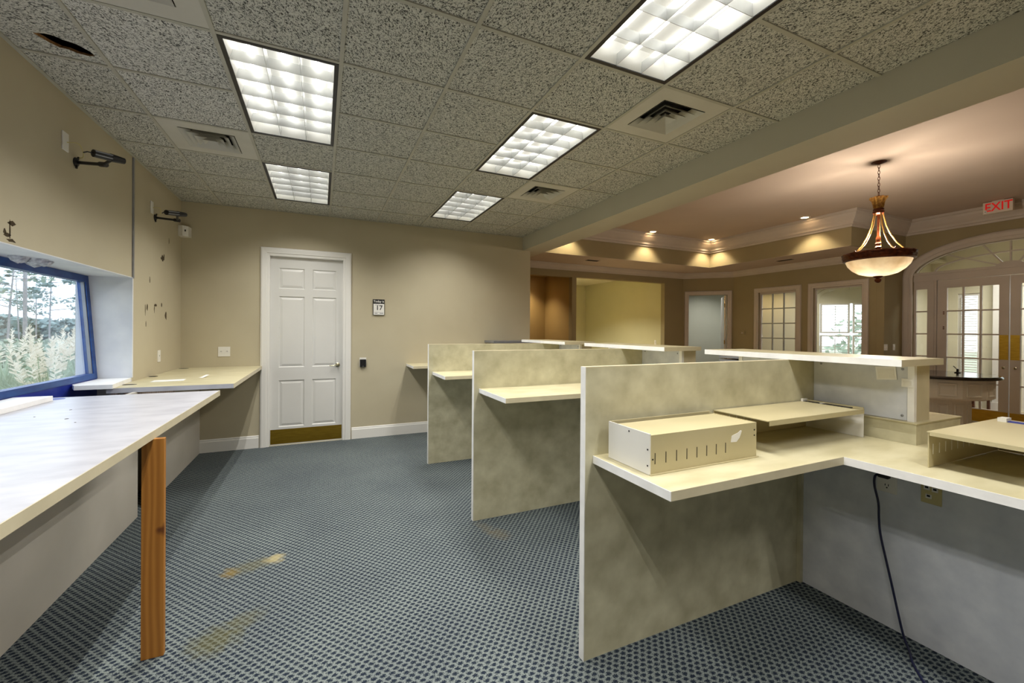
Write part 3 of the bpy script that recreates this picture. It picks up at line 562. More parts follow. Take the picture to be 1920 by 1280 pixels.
build(MB().sweep([(AC+1.20, 2.63)]+[(AC+1.20*math.cos(math.pi*k/24), 2.575+.47*math.sin(math.pi*k/24)) for k in range(1, 24)]+[(AC-1.20, 2.63)], [(0, -.02), (.05, -.02), (.05, .02), (0, .02)], fg, side=1), 'arch_sash', 'trim', w5)
hub = [(AC+.17*math.cos(math.pi*k/12), 2.63+.085*math.sin(math.pi*k/12)) for k in range(13)]; build(MB().prism(hub, fg, -.02, .022), 'sunburst_hub', 'trim', w5)
build(MB().sweep([(AC+.93, 2.63)]+[(AC+.93*math.cos(math.pi*k/20), 2.64+.235*math.sin(math.pi*k/20)) for k in range(1, 20)]+[(AC-.93, 2.63)], [(-.012, -.015), (.012, -.015), (.012, .015), (-.012, .015)], fg), 'ring_bar', 'trim', w5)
for ang in (22, 52, 90, 128, 158):
    c, s_ = math.cos(R(ang)), math.sin(R(ang)); p0 = (AC+.15*c, 2.64+.07*s_)
    t = 1.16/ math.sqrt((c)**2+(s_*1.16/.42)**2); p1 = (AC+t*c, 2.62+t*s_)
    build(MB().sweep([p0, p1], [(-.011, -.014), (.011, -.014), (.011, .014), (-.011, .014)], fg), 'sunburst_bar', 'trim', w5)
build(MB().prism([(AC+1.17*math.cos(math.pi*k/24), 2.62+.42*math.sin(math.pi*k/24)) for k in range(25)], fg, -.003, .0), 'pane', 'glass2', w5)
for sgn, lb in ((1, 'narrow glazed sidelight left of the entrance doors'), (-1, 'narrow glazed sidelight right of the entrance doors')):
    Y = lambda y: AC+sgn*y
    g = thing('window_6' if sgn > 0 else 'window_7', (XG, Y(1.10), 0), lb, 'window', kind='structure')
    def bx(nm, y0, y1, z0, z1, m, h0=-.025, h1=.02): return build(MB().prism(rect(min(Y(y0), Y(y1)), max(Y(y0), Y(y1)), z0, z1), fg, h0, h1), nm, m, g)
    bx('mullion_post', .895, .985, 0, 2.485, 'trim', -.05, .035); bx('mullion_bead', .925, .95, 0, 2.485, 'trim', .035, .048); bx('stile', .985, 1.03, 0, 2.485, 'trim'); bx('stile', 1.19, 1.226, 0, 2.485, 'trim'); bx('top_rail', 1.03, 1.19, 2.335, 2.485, 'trim'); bx('bottom_panel', 1.03, 1.19, 0, .30, 'trim')
    zz = [2.335, 1.92, 1.505, 1.09, .675, .30]
    for i in range(5):
        bx('pane', 1.03, 1.19, zz[i+1]+(.012 if i < 4 else 0), zz[i]-(.012 if i else 0), 'glass2', -.002, .001)
        if i: bx('muntin', 1.03, 1.19, zz[i]-.012, zz[i]+.012, 'trim', -.015, .015)
for sgn, nm, lb in ((1, 'door_3', 'taupe fifteen-pane entrance door with brass plates, left leaf'), (-1, 'door_4', 'taupe fifteen-pane entrance door cut off by the right edge')):
    g = thing(nm, (XG, AC+sgn*.45, 0), lb, 'door', kind='structure'); Y = lambda y: AC+sgn*y
    def bx(n_, y0, y1, z0, z1, m, h0=-.022, h1=.022, par=None, label=None): return build(MB().prism(rect(min(Y(y0), Y(y1)), max(Y(y0), Y(y1)), z0, z1), fg, h0, h1), n_, m, par or g, label=label)
    bx('stile', .006, .12, .01, 2.478, 'trim'); bx('stile', .76, .888, .01, 2.478, 'trim'); bx('top_rail', .12, .76, 2.335, 2.478, 'trim'); bx('bottom_rail', .12, .76, .01, .235, 'trim')
    zz = [2.335, 1.919, 1.503, 1.088, .664, .235]; yy = [.12, .335, .55, .76]
    for i in range(1, 5):
        for k in range(3): bx('muntin', yy[k]+(.013 if k else 0), yy[k+1]-(.013 if k < 2 else 0), zz[i]-.012, zz[i]+.012, 'trim', -.016, .016)
    for k in (1, 2): bx('muntin', yy[k]-.013, yy[k]+.013, .235, 2.335, 'trim', -.016, .016)
    for i in range(5):
        for k in range(3): bx('pane', yy[k]+(.013 if k else 0), yy[k+1]-(.013 if k < 2 else 0), zz[i+1]+(.012 if i < 4 else 0), zz[i]-(.012 if i else 0), 'glass2', -.002, .001)
    bx('kick_plate', .01, .884, .014, .222, 'brass', .022, .025, label='brass kick plate'); bx('push_plate', .012, .112, 1.088, 1.497, 'brass', .022, .025, label='brass push plate')
    lk = MB(); lk.lathe((0, 0, 0), [(.001, 0), (.022, 0), (.022, .006), (.010, .010), (.001, .010)], 14); lk.v = [(XG-.022-z, Y(.066)+x, y+.955) for x, y, z in lk.v]; lo_ = build(lk, 'lock_cylinder', 'chrome', g, smooth=True)
    build(MB().box(XG-.034, XG-.032, Y(.066)-.006, Y(.066)+.006, .947, .963), 'keyhole', 'ink', lo_)
    if sgn > 0:
        for z in (1.87, 1.60):
            for dz in (0, .032): build(MB().lathe((0, 0, 0), [(.001, 0), (.011, 0), (.011, .008), (.001, .01)], 10) if False else MB().box(XG-.030, XG-.022, Y(.80)-.010, Y(.80)+.010, z+dz-.009, z+dz+.009), 'bolt_head', 'bronze', g, label='small dark red bolt head')
# vestibule behind the French doors
box('wall_vestibule_left', (XF+.16, 14.1, 2.05, 2.15, 0, 3.4), 'cream', label='cream left wall of the entrance vestibule', cat='wall', kind='structure')
box('wall_vestibule_right', (XF+.16, 14.1, -1.6, -1.5, 0, 3.4), 'cream', label='cream right wall of the entrance vestibule', cat='wall', kind='structure')
hole_wall('wall_vestibule_front', rect(-1.6, 2.15, 0, 3.4), [rect(1.28, 1.62, .55, 2.35), rect(-.62, .72, .02, 2.45), rect(-1.4, -1.0, .3, 2.35)], FX(14.0), .14, 'cream', 'cream outer wall of the vestibule with bright openings')
box('ceiling', (XF+.16, 14.1, -1.6, 2.15, 3.4, 3.45), 'cream', label='cream ceiling of the vestibule', cat='ceiling', kind='structure')
for y0, y1, z0, z1, nm, lb in ((1.28, 1.62, .55, 2.35, 'window_8', 'bright narrow outer window with blinds behind the doors'), (-.62, .72, .02, 2.45, 'door_5', 'bright glazed outer door of the vestibule'), (-1.4, -1.0, .3, 2.35, 'window_9', 'narrow outer window at the right of the vestibule')):
    g = thing(nm, (14.05, (y0+y1)/2, z0), lb, 'window' if 'window' in nm else 'door', kind='structure')
    build(MB().sweep([(y0, z0), (y0, z1), (y1, z1), (y1, z0)], [(0, -.03), (.05, -.03), (.05, .03), (0, .03)], FX(14.05), closed=True, side=1), 'sash', 'white', g); box('pane', (14.048, 14.052, y0+.05, y1-.05, z0+.05, z1-.05), 'glass2', g)
    if nm == 'window_8':
        sl = MB()
        for k in range(34): sl.box(13.985, 14.01, y0+.05, y1-.05, z0+.06+k*.05, z0+.063+k*.05+.012)
        build(sl, 'blind_slats', 'white', g, kind='stuff')
    else: box('mid_bar', (14.03, 14.07, (y0+y1)/2-.03, (y0+y1)/2+.03, z0, z1), 'white', g); box('mid_bar', (14.03, 14.07, y0, y1, 1.0, 1.06), 'white', g)
for y, lb in ((.98, 'white square pilaster left of the outer door'), (-.86, 'white square pilaster right of the outer door')):
    g = thing('pilaster', (13.92, y, 0), lb, 'pilaster'); box('shaft', (13.86, 13.995, y-.09, y+.09, .16, 2.75), 'white', g, bevel=.004); box('base', (13.84, 13.995, y-.11, y+.11, 0, .16), 'white', g); box('capital', (13.83, 13.995, y-.12, y+.12, 2.75, 2.86), 'white', g)
bn = thing('bench', (13.2, 1.25, 0), 'low navy seat standing behind the entrance doors', 'seat')
box('cushion', (12.85, 13.6, .95, 1.75, .30, .45), 'navy', bn, bevel=.02); box('backrest', (13.52, 13.66, .95, 1.75, .45, .70), 'navy', bn, bevel=.02)
for x in (12.89, 13.54):
    for y in (1.0, 1.68): box('leg', (x, x+.04, y, y+.04, 0, .30), 'bronze', bn)
# ------------------------------------------------------------------ exit sign, switches
ex = thing('exit_sign', (11.50, .315, 3.44), 'white exit sign with red letters below the lobby ceiling', 'exit sign')
box('housing', (11.50, 11.57, .150, .478, 3.44, 3.628), 'signwhite', ex, bevel=.004); box('ceiling_mount', (11.51, 11.56, .25, .38, 3.628, HT), 'signwhite', ex)
text('letters', 'EXIT', .185, 'red', ex, (11.50, .315, 3.44), (0, -1, 0), (0, 0, 1), (11.498, .305, 3.534), .002, sx=.80)
box('test_button', (11.490, 11.50, .430, .462, 3.452, 3.505), 'plastic', ex, bevel=.003); box('indicator', (11.488, 11.490, .440, .452, 3.470, 3.485), 'greyink', ex)
for x, w, lb in ((11.245, .115, 'double light switch plate on the return wall'), (11.53, .07, 'single light switch plate on the return wall')):
    x += .10
    g = thing('light_switch', (x, YR, 1.19), lb, 'light switch'); box('plate', (x-w/2, x+w/2, YR-.007, YR, 1.19, 1.305), 'plastic', g, bevel=.002)
    for k in range(2 if w > .1 else 1): xx = x+((k-.5)*.046 if w > .1 else 0); box('toggle', (xx-.008, xx+.008, YR-.016, YR-.007, 1.228, 1.262), 'plastic', g)
sw = thing('light_switch', (9.86, 6.3, 1.15), 'small plate on the olive wall near the opening edge', 'light switch')
box('plate', (9.893, 9.90, 6.05, 6.12, 1.16, 1.28), 'plastic', sw, bevel=.002); box('toggle', (9.884, 9.893, 6.077, 6.093, 1.20, 1.235), 'plastic', sw)
th = thing('thermostat', (XW, 4.56, 1.45), 'faint beige box on the wall left of the gridded window', 'thermostat'); box('body', (XW-.025, XW, 4.50, 4.62, 1.45, 1.53), 'lobwall', th, bevel=.004); box('dial', (XW-.030, XW-.025, 4.54, 4.58, 1.475, 1.505), 'trim', th)

# ------------------------------------------------------------------ downlights and chandelier
def downlight(x, y, lb):
    g = thing('downlight', (x, y, HT), lb, 'downlight', 'recessed lobby downlights')
    rg = MB().lathe((x, y, HT), [(.058, -.001), (.085, -.001), (.088, -.006), (.060, -.010), (.058, -.001)], 24); build(rg, 'trim_ring', 'white', g, smooth=True)
    build(MB().lathe((x, y, HT), [(.0, -.004), (.057, -.004)], 24), 'lens', 'lens', g)
    l = bpy.data.lights.new('lamp', 'SPOT'); l.energy = P_CAN; l.color = C_WARM; l.spot_size = R(100); l.spot_blend = .55; l.shadow_soft_size = .05
    o = bpy.data.objects.new('lamp', l); COL.objects.link(o); o.parent = g; o.location = (0, 0, -.02)
downlight(8.16, 4.33, 'lit downlight in the tray ceiling left of the tray corner'); downlight(9.90, 4.33, 'lit downlight in the tray corner'); downlight(9.85, 2.25, 'lit downlight left of the chandelier'); downlight(6.15, 4.33, 'downlight hidden behind the beam end')
for x_, y_, l_ in ((6.15, 2.2, 'first'), (6.15, -.4, 'second'), (6.15, -3.0, 'third'), (9.9, -1.9, 'fourth'), (9.9, -4.0, 'fifth')): downlight(x_, y_, 'added downlight in the tray ceiling out of sight, '+l_+' along the lobby')  # unseen downlights added to brighten the lobby
CX, CY = 8.04, .293
ch = thing('chandelier', (CX, CY, 2.14), 'hanging bowl chandelier with alabaster glass and bronze rim', 'chandelier')
build(MB().lathe((CX, CY, 0), [(.001, HT-.028), (.02, HT-.027), (.055, HT-.012), (.075, HT-.006), (.075, HT)], 24), 'canopy', 'bronze', ch, smooth=True)
zc = HT-.03; k = 0
while zc > 3.235:
    mb = MB(); ax = (1, 0) if k % 2 else (0, 1)
    pts = [(CX+ax[0]*.011*math.cos(w), CY+ax[1]*.011*math.cos(w), zc-.022+.024*math.sin(w)) for w in [2*math.pi*q/10 for q in range(11)]]
    mb.tube(pts, .0032, 5, cap=False); build(mb, 'chain_link', 'bronze', ch, smooth=True); zc -= .038; k += 1
build(MB().lathe((CX, CY, 0), [(.001, 3.235), (.016, 3.225), (.02, 3.21), (.02, 3.185)], 12), 'hook_cap', 'bronze', ch, smooth=True)
build(MB().lathe((CX, CY, 0), [(.045, 3.055), (.052, 3.08), (.055, 3.12), (.066, 3.165), (.088, 3.195), (.085, 3.203), (.05, 3.18), (.02, 3.185)], 32, ripple=lambda i, j: .09*(1 if j % 4 < 2 else -1)*min(1, i/2)), 'leaf_collar', 'gold', ch, smooth=True)
build(MB().lathe((CX, CY, 0), [(.02, 2.985), (.04, 2.99), (.056, 3.005), (.058, 3.03), (.05, 3.04), (.056, 3.055), (.046, 3.065)], 24), 'collar_base', 'bronze', ch, smooth=True)
build(MB().lathe((CX, CY, 0), [(.018, 2.50), (.03, 2.53), (.018, 2.55), (.034, 2.585), (.020, 2.60), (.032, 2.63), (.022, 2.65), (.026, 2.69), (.014, 2.73), (.012, 2.86), (.016, 2.99)], 16), 'stem', 'bronze', ch, smooth=True)
for q in range(5):
    w = R(18+72*q); c, s_ = math.cos(w), math.sin(w)
    pts = [(CX+r_*c, CY+r_*s_, z) for r_, z in ((.045, 3.0), (.055, 2.95), (.075, 2.85), (.115, 2.74), (.175, 2.63), (.245, 2.55), (.318, 2.505))]
    am = build(MB().tube(pts, .0085, 8), 'arm', 'goldrod', ch, smooth=True); build(MB().lathe(pts[-1], [(.001, -.02), (.014, -.012), (.014, .014), (.001, .03)], 10), 'arm_cap', 'bronze', am, smooth=True)
rp = lambda i, j: .014*math.sin(j*.9+i*1.7)*(1 if 1 < i < 6 else 0)
build(MB().lathe((CX, CY, 0), [(.322, 2.505), (.352, 2.512), (.362, 2.498), (.352, 2.482), (.356, 2.462), (.346, 2.442), (.352, 2.428), (.334, 2.414), (.320, 2.414), (.316, 2.44), (.322, 2.505)], 96, ripple=rp), 'rim_band', 'bronze', ch, smooth=True, label='dark bronze rim with scrolled relief')
build(MB().lathe((CX, CY, 0), [(.322, 2.416), (.300, 2.36), (.255, 2.305), (.19, 2.258), (.11, 2.232), (.03, 2.222), (.001, 2.222)], 48), 'glass_bowl', 'bowl', ch, smooth=True, label='glowing alabaster glass bowl')
build(MB().lathe((CX, CY, 0), [(.001, 2.14), (.02, 2.146), (.034, 2.165), (.034, 2.185), (.018, 2.195), (.045, 2.212), (.05, 2.226), (.001, 2.230)], 20), 'finial', 'bronze', ch, smooth=True)
l = bpy.data.lights.new('lamp', 'POINT'); l.energy = P_CHAND; l.color = (1, .84, .68); l.shadow_soft_size = .10; o = bpy.data.objects.new('lamp', l); COL.objects.link(o); o.parent = ch; o.location = (0, 0, .52)
for q in range(3):
    w = R(40+120*q); bc = (CX+.13*math.cos(w), CY+.13*math.sin(w), 2.40); build(MB().lathe(bc, [(.001, -.035), (.02, -.028), (.03, 0), (.022, .03), (.012, .055), (.012, .08)], 12), 'bulb', 'tube', ch, smooth=True)
    l = bpy.data.lights.new('lamp', 'POINT'); l.energy = 1.5; l.color = (1, .86, .66); l.shadow_soft_size = .03; o = bpy.data.objects.new('lamp', l); COL.objects.link(o); o.parent = ch; o.location = (bc[0]-CX, bc[1]-CY, .215)

# olive room light, and unseen lights added to brighten the other rooms
for x, y, z, p, c, lb in ((7.45, 6.75, HS-.001, P_ROOM*3.4, (1, .97, .80), 'fluorescent ceiling light inside the olive room'), (12.1, 3.0, HS-.001, P_ROOM*.6, C_FLUO, 'added fluorescent ceiling light inside the shuttered office'), (11.9, 5.9, HS-.001, P_ROOM*.6, C_FLUO, 'added fluorescent ceiling light inside the grey office'), (13.0, .3, 3.399, P_ROOM*1.7, C_FLUO, 'added fluorescent ceiling light inside the vestibule')):
    o = copy_tree(tro0)
    for c_ in list(o.children):
        if c_.type == 'LIGHT': bpy.data.objects.remove(c_)
    o.location = (x, y, z-.13); tag(o, lb, 'ceiling light', 'ceiling lights of other rooms'); troffer_light(o, p, c)
l = bpy.data.lights.new('lamp', 'SPOT'); rl = thing('downlight', (6.3, 6.55, 2.9), 'downlight inside the dim ochre recess', 'downlight'); build(MB().lathe((6.3, 6.55, 2.9), [(.0, -.004), (.057, -.004)], 20), 'lens', 'lens', rl); build(MB().lathe((6.3, 6.55, 2.9), [(.058, -.001), (.085, -.001), (.088, -.006), (.060, -.010), (.058, -.001)], 24), 'trim_ring', 'white', rl)
l.energy = 95; l.color = C_WARM; l.spot_size = R(110); l.spot_blend = .8; l.shadow_soft_size = .05; o = bpy.data.objects.new('lamp', l); COL.objects.link(o); o.parent = rl; o.location = (0, 0, -.02)

# ------------------------------------------------------------------ round check-writing desk in the lobby
DXc, DYc = 9.08, .11
ds = thing('writing_desk', (DXc, DYc, 0), 'round lobby writing desk with black top and white panelled base', 'desk')
build(MB().lathe((DXc, DYc, 0), [(.001, .955), (.53, .955), (.56, .965), (.565, .985), (.55, 1.0), (.001, 1.0)], 48), 'table_top', 'blackgloss', ds, smooth=True, label='glossy black round top')
build(MB().lathe((DXc, DYc, 0), [(.001, .71), (.47, .71), (.50, .73), (.50, .955), (.001, .955)], 12, a0=R(15)), 'apron', 'white', ds)
build(MB().lathe((DXc, DYc, 0), [(.34, 0), (.34, .10), (.30, .12), (.30, .71)], 12, a0=R(15)), 'pedestal', 'white', ds)
for k in range(12):
    a = R(30*k); c, s_ = math.cos(a), math.sin(a)
    for r_, z0, z1, hw in ((.50*math.cos(R(15)), .755, .92, .085), (.30*math.cos(R(15)), .18, .64, .05)):
        def fp(u, z, h, r_=r_, c=c, s_=s_): return (DXc+(r_+h)*c-u*s_, DYc+(r_+h)*s_+u*c, z)
        mb = MB().sweep([(-hw, z0), (-hw, z1), (hw, z1), (hw, z0)], [(0, 0), (.006, .010), (.020, .004), (.024, 0)], fp, closed=True, side=1); build(mb, 'raised_panel', 'white', ds)
pn = thing('pen_holder', (9.36, .02, 1.0), 'small pen holder on the black desk top', 'pen holder'); build(MB().lathe((9.36, .02, 1.0), [(.03, 0), (.03, .008), (.012, .014), (.012, .05), (.001, .055)], 12), 'base', 'black', pn, smooth=True); build(MB().tube([(9.36, .02, 1.04), (9.33, .05, 1.09)], .005, 6), 'pen', 'steel', pn)

# ------------------------------------------------------------------ teller stations
PX0 = 2.84; LT = 1.391
for k, (py, wz, lbl) in enumerate(((-.96, .945, 'nearest'), (.59, 1.055, 'middle'), (2.14, 1.045, 'farthest'))):
    pt = thing('partition_panel', (3.65, py, 0), {'nearest': 'nearest and largest stone-look partition beside the metal organizers', 'middle': 'middle of the three stone-look partitions', 'farthest': 'farthest of the three stone-look partitions'}[lbl], 'partition', 'stone-look partitions')
    box('panel', (PX0+.004, 4.55, py-.018, py+.018, 0, 1.353), 'lam', pt); box('end_band', (PX0, PX0+.004, py-.018, py+.018, 0, 1.357), 'edge', pt, label='white end band'); box('top_band', (PX0+.004, 4.54, py-.018, py+.018, 1.353, 1.357), 'edgebeige', pt)
    # pier with ledge
    pr_ = thing('counter_pier', (4.64, py, .0), {'nearest': 'nearest raised counter pier with a long ledge and two cards', 'middle': 'middle raised counter pier with ledge', 'farthest': 'farthest raised counter pier with ledge'}[lbl], 'counter', 'raised counter piers')
    n0, n1 = py-.51, py+.50; box('base', (4.60, 4.95, py+.02 if k == 0 else n0, n1, 0, wz), 'lam', pr_); cz = wz+.11 if k == 0 else 1.10
    box('plinth', (4.52, 5.0, n0-.02, n1+.02, wz, cz-.002), 'lam', pr_); box('plinth_top', (4.515, 5.005, n0-.025, n1+.025, cz-.002, cz+.004), 'lamtop', pr_)
    box('core', (4.557, 4.715, n0+.004, n1-.004, cz+.004, LT-.034), 'edgebeige', pr_)
    box('face_panel', (4.550, 4.557, n0+.03, py-.019, cz+.006, LT-.036), 'lamgrey', pr_); box('face_panel', (4.550, 4.557, py+.019, n1-.03, cz+.006, LT-.036), 'lamgrey', pr_)
    box('corner_strip', (4.547, 4.572, n0, n0+.028, cz+.004, LT-.034), 'edge', pr_); box('corner_strip', (4.547, 4.572, n1-.028, n1, cz+.004, LT-.034), 'edge', pr_)
    for yy in (n0+.05, py-.06):
        for zz in (cz+.03, LT-.06):
            sc = MB().lathe((0, 0, 0), [(.007, 0), (.006, .002), (.001, .003)], 10); sc.v = [(4.550-z, yy+x, zz+y) for x, y, z in sc.v]; build(sc, 'screw', 'steel', pr_)
    lg = box('ledge', (4.304, 4.716, n0-.046, n1+.086, LT-.032, LT), 'lamtop', pr_); box('ledge_band', (4.30, 4.304, n0-.05, n1+.09, LT-.033, LT+.0005), 'edge', lg); box('ledge_band', (4.304, 4.72, n0-.05, n0-.046, LT-.033, LT+.0005), 'edgebeige', lg); box('ledge_band', (4.304, 4.72, n1+.086, n1+.09, LT-.033, LT+.0005), 'edgebeige', lg)
    # worktop
    ys = -2.55 if k == 0 else py-1.55+.02; dp = .475 if k == 0 else .53; th_ = .036 if k == 0 else .034
    wt = thing('worktop', (3.9, py-.5, wz), {'nearest': 'pale L-shaped worktop of the nearest teller station', 'middle': 'pale worktop shelf on the middle partition', 'farthest': 'pale worktop shelf on the farthest partition'}[lbl], 'worktop', 'teller worktops')
    x0 = 2.888; yb_ = py-.0185
    poly = [(x0, yb_), (x0, yb_-dp), (3.955, yb_-dp), (3.985, ys), (5.05 if k == 0 else 4.51, ys), (5.05 if k == 0 else 4.51, yb_)]
    build(MB().prism(poly, FZ, wz-th_+.001, wz), 'top', 'lamtop', wt)
    e = .0025
    build(MB().prism(rect(x0-e, x0, yb_-dp-e, yb_), lambda a, b, h: (a, b, h), wz-th_, wz-.0005), 'edge_band', 'edge', wt); build(MB().prism([(x0, yb_-dp-e), (3.955-e, yb_-dp-e), (3.955-e, yb_-dp), (x0, yb_-dp)], FZ, wz-th_, wz-.0005), 'edge_band', 'edgebeige', wt)
    build(MB().prism([(3.955-e, yb_-dp-e), (3.955, yb_-dp), (3.985, ys), (3.985-e, ys)], FZ, wz-th_, wz-.0005), 'edge_band', 'edge', wt)
    box('bracket', (x0+.03, x0+.055, yb_-.09, yb_, wz-th_-.018, wz-th_), 'pinkwood', wt); box('bracket', (4.38, 4.42, yb_-dp+.02, yb_, wz-th_-.03, wz-th_), 'steel', wt)
    kp = thing('kick_panel', (4.43, (ys+yb_)/2, 0), {'nearest': 'bluish grey panel under the nearest worktop carrying the outlets', 'middle': 'panel under the middle worktop', 'farthest': 'panel under the farthest worktop'}[lbl], 'panel', 'panels under the worktops')
    box('panel', (4.420, 4.445, ys, yb_, 0, wz-th_), 'lamgrey', kp); box('corner_batten', (4.395, 4.419, yb_-.022, yb_, 0, wz-th_-.035), 'lam', kp)
# wall shelf of the last station + its pier ledge
ws = thing('worktop', (3.6, YB-.3, 1.0), 'pale shelf worktop fixed to the back wall beyond the partitions', 'worktop', 'teller worktops'); box('top', (2.87, 4.4, YB-.50, YB, .99, 1.024), 'lamtop', ws); box('edge_band', (2.867, 2.87, YB-.50, YB, .9895, 1.0235), 'edge', ws); box('edge_band', (2.87, 4.4, YB-.503, YB-.50, .9895, 1.0235), 'edgebeige', ws); box('bracket', (3.4, 3.43, YB-.4, YB, .93, .99), 'steel', ws)
l4 = thing('counter_pier', (4.5, YB-.2, 0), 'grey ledge end fixed to the back wall behind the farthest pier', 'counter', 'raised counter piers'); box('ledge', (4.08, 4.73, YB-.40, YB-.002, 1.325, 1.358), 'steel', l4); box('core', (4.5, 4.72, YB-.36, YB-.002, 0, 1.325), 'edgebeige', l4)
# screws and marks
# cards on the nearest pier
for k, (y0, y1, z0, z1, tl, lb) in enumerate(((-1.395, -1.305, 1.268, 1.340, .10, 'white tilted card holder on the nearest counter pier'), (-1.468, -1.418, 1.238, 1.282, 0.0, 'small white card by the end of the nearest counter pier'))):
    g = thing('card_holder', (4.548, (y0+y1)/2, z0), lb, 'card'); ym, zm = (y0+y1)/2, (z0+z1)/2
    def fc(a, b, h, ym=ym, zm=zm, tl=tl): return (4.5465-h, ym+(a-ym)*math.cos(tl)+(b-zm)*math.sin(tl), zm+(b-zm)*math.cos(tl)-(a-ym)*math.sin(tl))
    build(MB().prism(rect(y0, y1, z0, z1), fc, 0, .003), 'sleeve', 'edge', g); build(MB().prism(rect(y0+.008, y1-.008, z0+.008, z1-.012), fc, .003, .0042), 'card', 'paper', g)
# beige organizer box
bxo = thing('organizer', (3.26, -1.16, .945), 'beige steel organizer box with white end and slots on the nearest worktop', 'organizer'); Z0 = .9465; Z1 = 1.105
def slots(parent, y, xs_, z0, z1, m, w=.005, dirn=-1):
    for x in xs_: box('slot', (x-w/2, x+w/2, min(y, y+dirn*.0012), max(y, y+dirn*.0012), z0, z1), m, parent)
box('end_panel', (2.935, 2.940, -1.295, -1.03, Z0, Z1+.006), 'whitemetal', bxo, label='white end panel'); box('front_panel', (2.940, 3.575, -1.292, -1.288, Z0, Z1), 'beigemetal', bxo); box('end_panel', (3.571, 3.575, -1.288, -1.03, Z0, Z1), 'beigemetal', bxo)
box('back_panel', (2.940, 3.575, -1.034, -1.03, Z0, Z1+.006), 'beigemetal', bxo); box('top_plate', (2.940, 3.571, -1.288, -1.060, Z1-.006, Z1-.002), 'beigemetal', bxo); box('back_lip', (2.940, 3.571, -1.064, -1.060, Z1-.03, Z1-.006), 'beigemetal', bxo); box('foot_flange', (2.935, 3.58, -1.302, -1.292, Z0-.001, Z0+.002), 'beigemetal', bxo)
slots(bxo, -1.292, [2.965+.058*k for k in range(8)], Z0+.040, Z0+.085, 'dark', .003)
for x, z in ((2.953, .06), (3.56, .10), (3.56, .125)): box('rivet', (x-.003, x+.003, -1.2935, -1.292, Z0+z-.003, Z0+z+.003), 'ink', bxo)
for y, z in ((-1.283, .10), (-1.283, .035), (-1.17, .15)): box('rivet', (2.9335, 2.935, y-.003, y+.003, Z0+z-.003, Z0+z+.003), 'ink', bxo)
sk = MB().prism([(3.405, 1.03), (3.44, 1.028), (3.46, 1.045), (3.475, 1.075), (3.468, 1.078), (3.45, 1.068), (3.41, 1.058)], lambda a, b, h: (a, -1.292-h, b), 0, .0015); build(sk, 'torn_sticker', 'paper', bxo, label='torn pale sticker')
# riser shelf by the pier
rs = thing('riser_shelf', (4.05, -1.13, .945), 'low beige steel riser shelf against the nearest partition', 'shelf riser'); RX0, RX1, RY0, RY1 = 3.66, 4.46, -1.29, -.985
box('back_panel', (RX0, RX1, RY1-.004, RY1, Z0, 1.10), 'beigemetal', rs); box('end_panel', (RX1-.004, RX1, RY0, RY1-.004, Z0, 1.10), 'whitemetal', rs); box('top_plate', (RX0, RX1-.045, RY0, RY1, 1.098, 1.102), 'beigemetal', rs); box('front_lip', (RX0+.01, RX1, RY0-.002, RY0+.002, 1.078, 1.102), 'beigemetal', rs)
box('cable_slot', (RX1-.045, RX1-.004, RY0+.05, RY1-.004, 1.099, 1.1045), 'black', rs, label='black cable slot'); box('slot_rim', (RX1-.008, RX1, RY0, RY1, 1.098, 1.112), 'beigemetal', rs); box('slot_clip', (RX1-.045, RX1-.006, -1.10, -1.088, 1.096, 1.106), 'plastic', rs); box('slot_end', (RX1-.05, RX1, RY1-.012, RY1-.001, 1.096, 1.118), 'plastic', rs)
slots(rs, RY1-.004, [3.78+.058*k for k in range(10)], 1.025, 1.068, 'plastic', .005)
# riser at the right edge
r3 = thing('riser_shelf', (4.45, -1.85, .945), 'beige steel riser shelf with slotted side at the right edge', 'shelf riser'); TX0, TX1, TY0, TY1 = 4.115, 4.80, -2.02, -1.69
box('side_panel', (TX0, TX1, TY1-.004, TY1, Z0, 1.10), 'beigemetal', r3); box('top_plate', (TX0-.01, TX1, TY0, TY1, 1.098, 1.102), 'beigemetal', r3); box('end_panel', (TX1-.004, TX1, TY0, TY1-.004, Z0, 1.098), 'beigemetal', r3); box('front_lip', (TX0-.012, TX0-.008, TY0, TY1-.01, 1.086, 1.102), 'beigemetal', r3)
slots(r3, TY1-.004, [4.15+.056*k for k in range(10)], 1.0, 1.045, 'plastic', .005); box('cable_slot', (TX1-.09, TX1-.05, TY0+.01, TY1-.06, 1.102, 1.106), 'bluefilm', r3, label='dark blue strip'); box('slot_end', (TX1-.10, TX1-.045, TY1-.06, TY1-.03, 1.102, 1.120), 'plastic', r3)
# outlets on the kick panel + cord
XK = 4.420
o1 = thing('wall_outlet', (XK, -1.415, .69), 'white outlet plate with the plugged cord under the worktop', 'outlet'); box('plate', (XK-.007, XK, -1.458, -1.372, .695, .815), 'plastic', o1, bevel=.002)
for z in (.730, .780):
    f_ = MB().lathe((0, 0, 0), [(.017, 0), (.017, .003), (.001, .003)], 14); f_.v = [(XK-.007-zz, -1.418+x, z+y) for x, y, zz in f_.v]; fo = build(f_, 'socket', 'plastic', o1)
    for dy in (-.007, .007): box('pin_hole', (XK-.0112, XK-.010, -1.418+dy-.0015, -1.418+dy+.0015, z, z+.010), 'ink', fo)
    box('pin_hole', (XK-.0112, XK-.010, -1.421, -1.415, z-.012, z-.006), 'ink', fo)
o2 = thing('data_outlet', (XK, -1.59, .69), 'ivory data outlet plate with three jacks under the worktop', 'outlet'); box('plate', (XK-.007, XK, -1.628, -1.552, .70, .82), 'ivory', o2, bevel=.002)
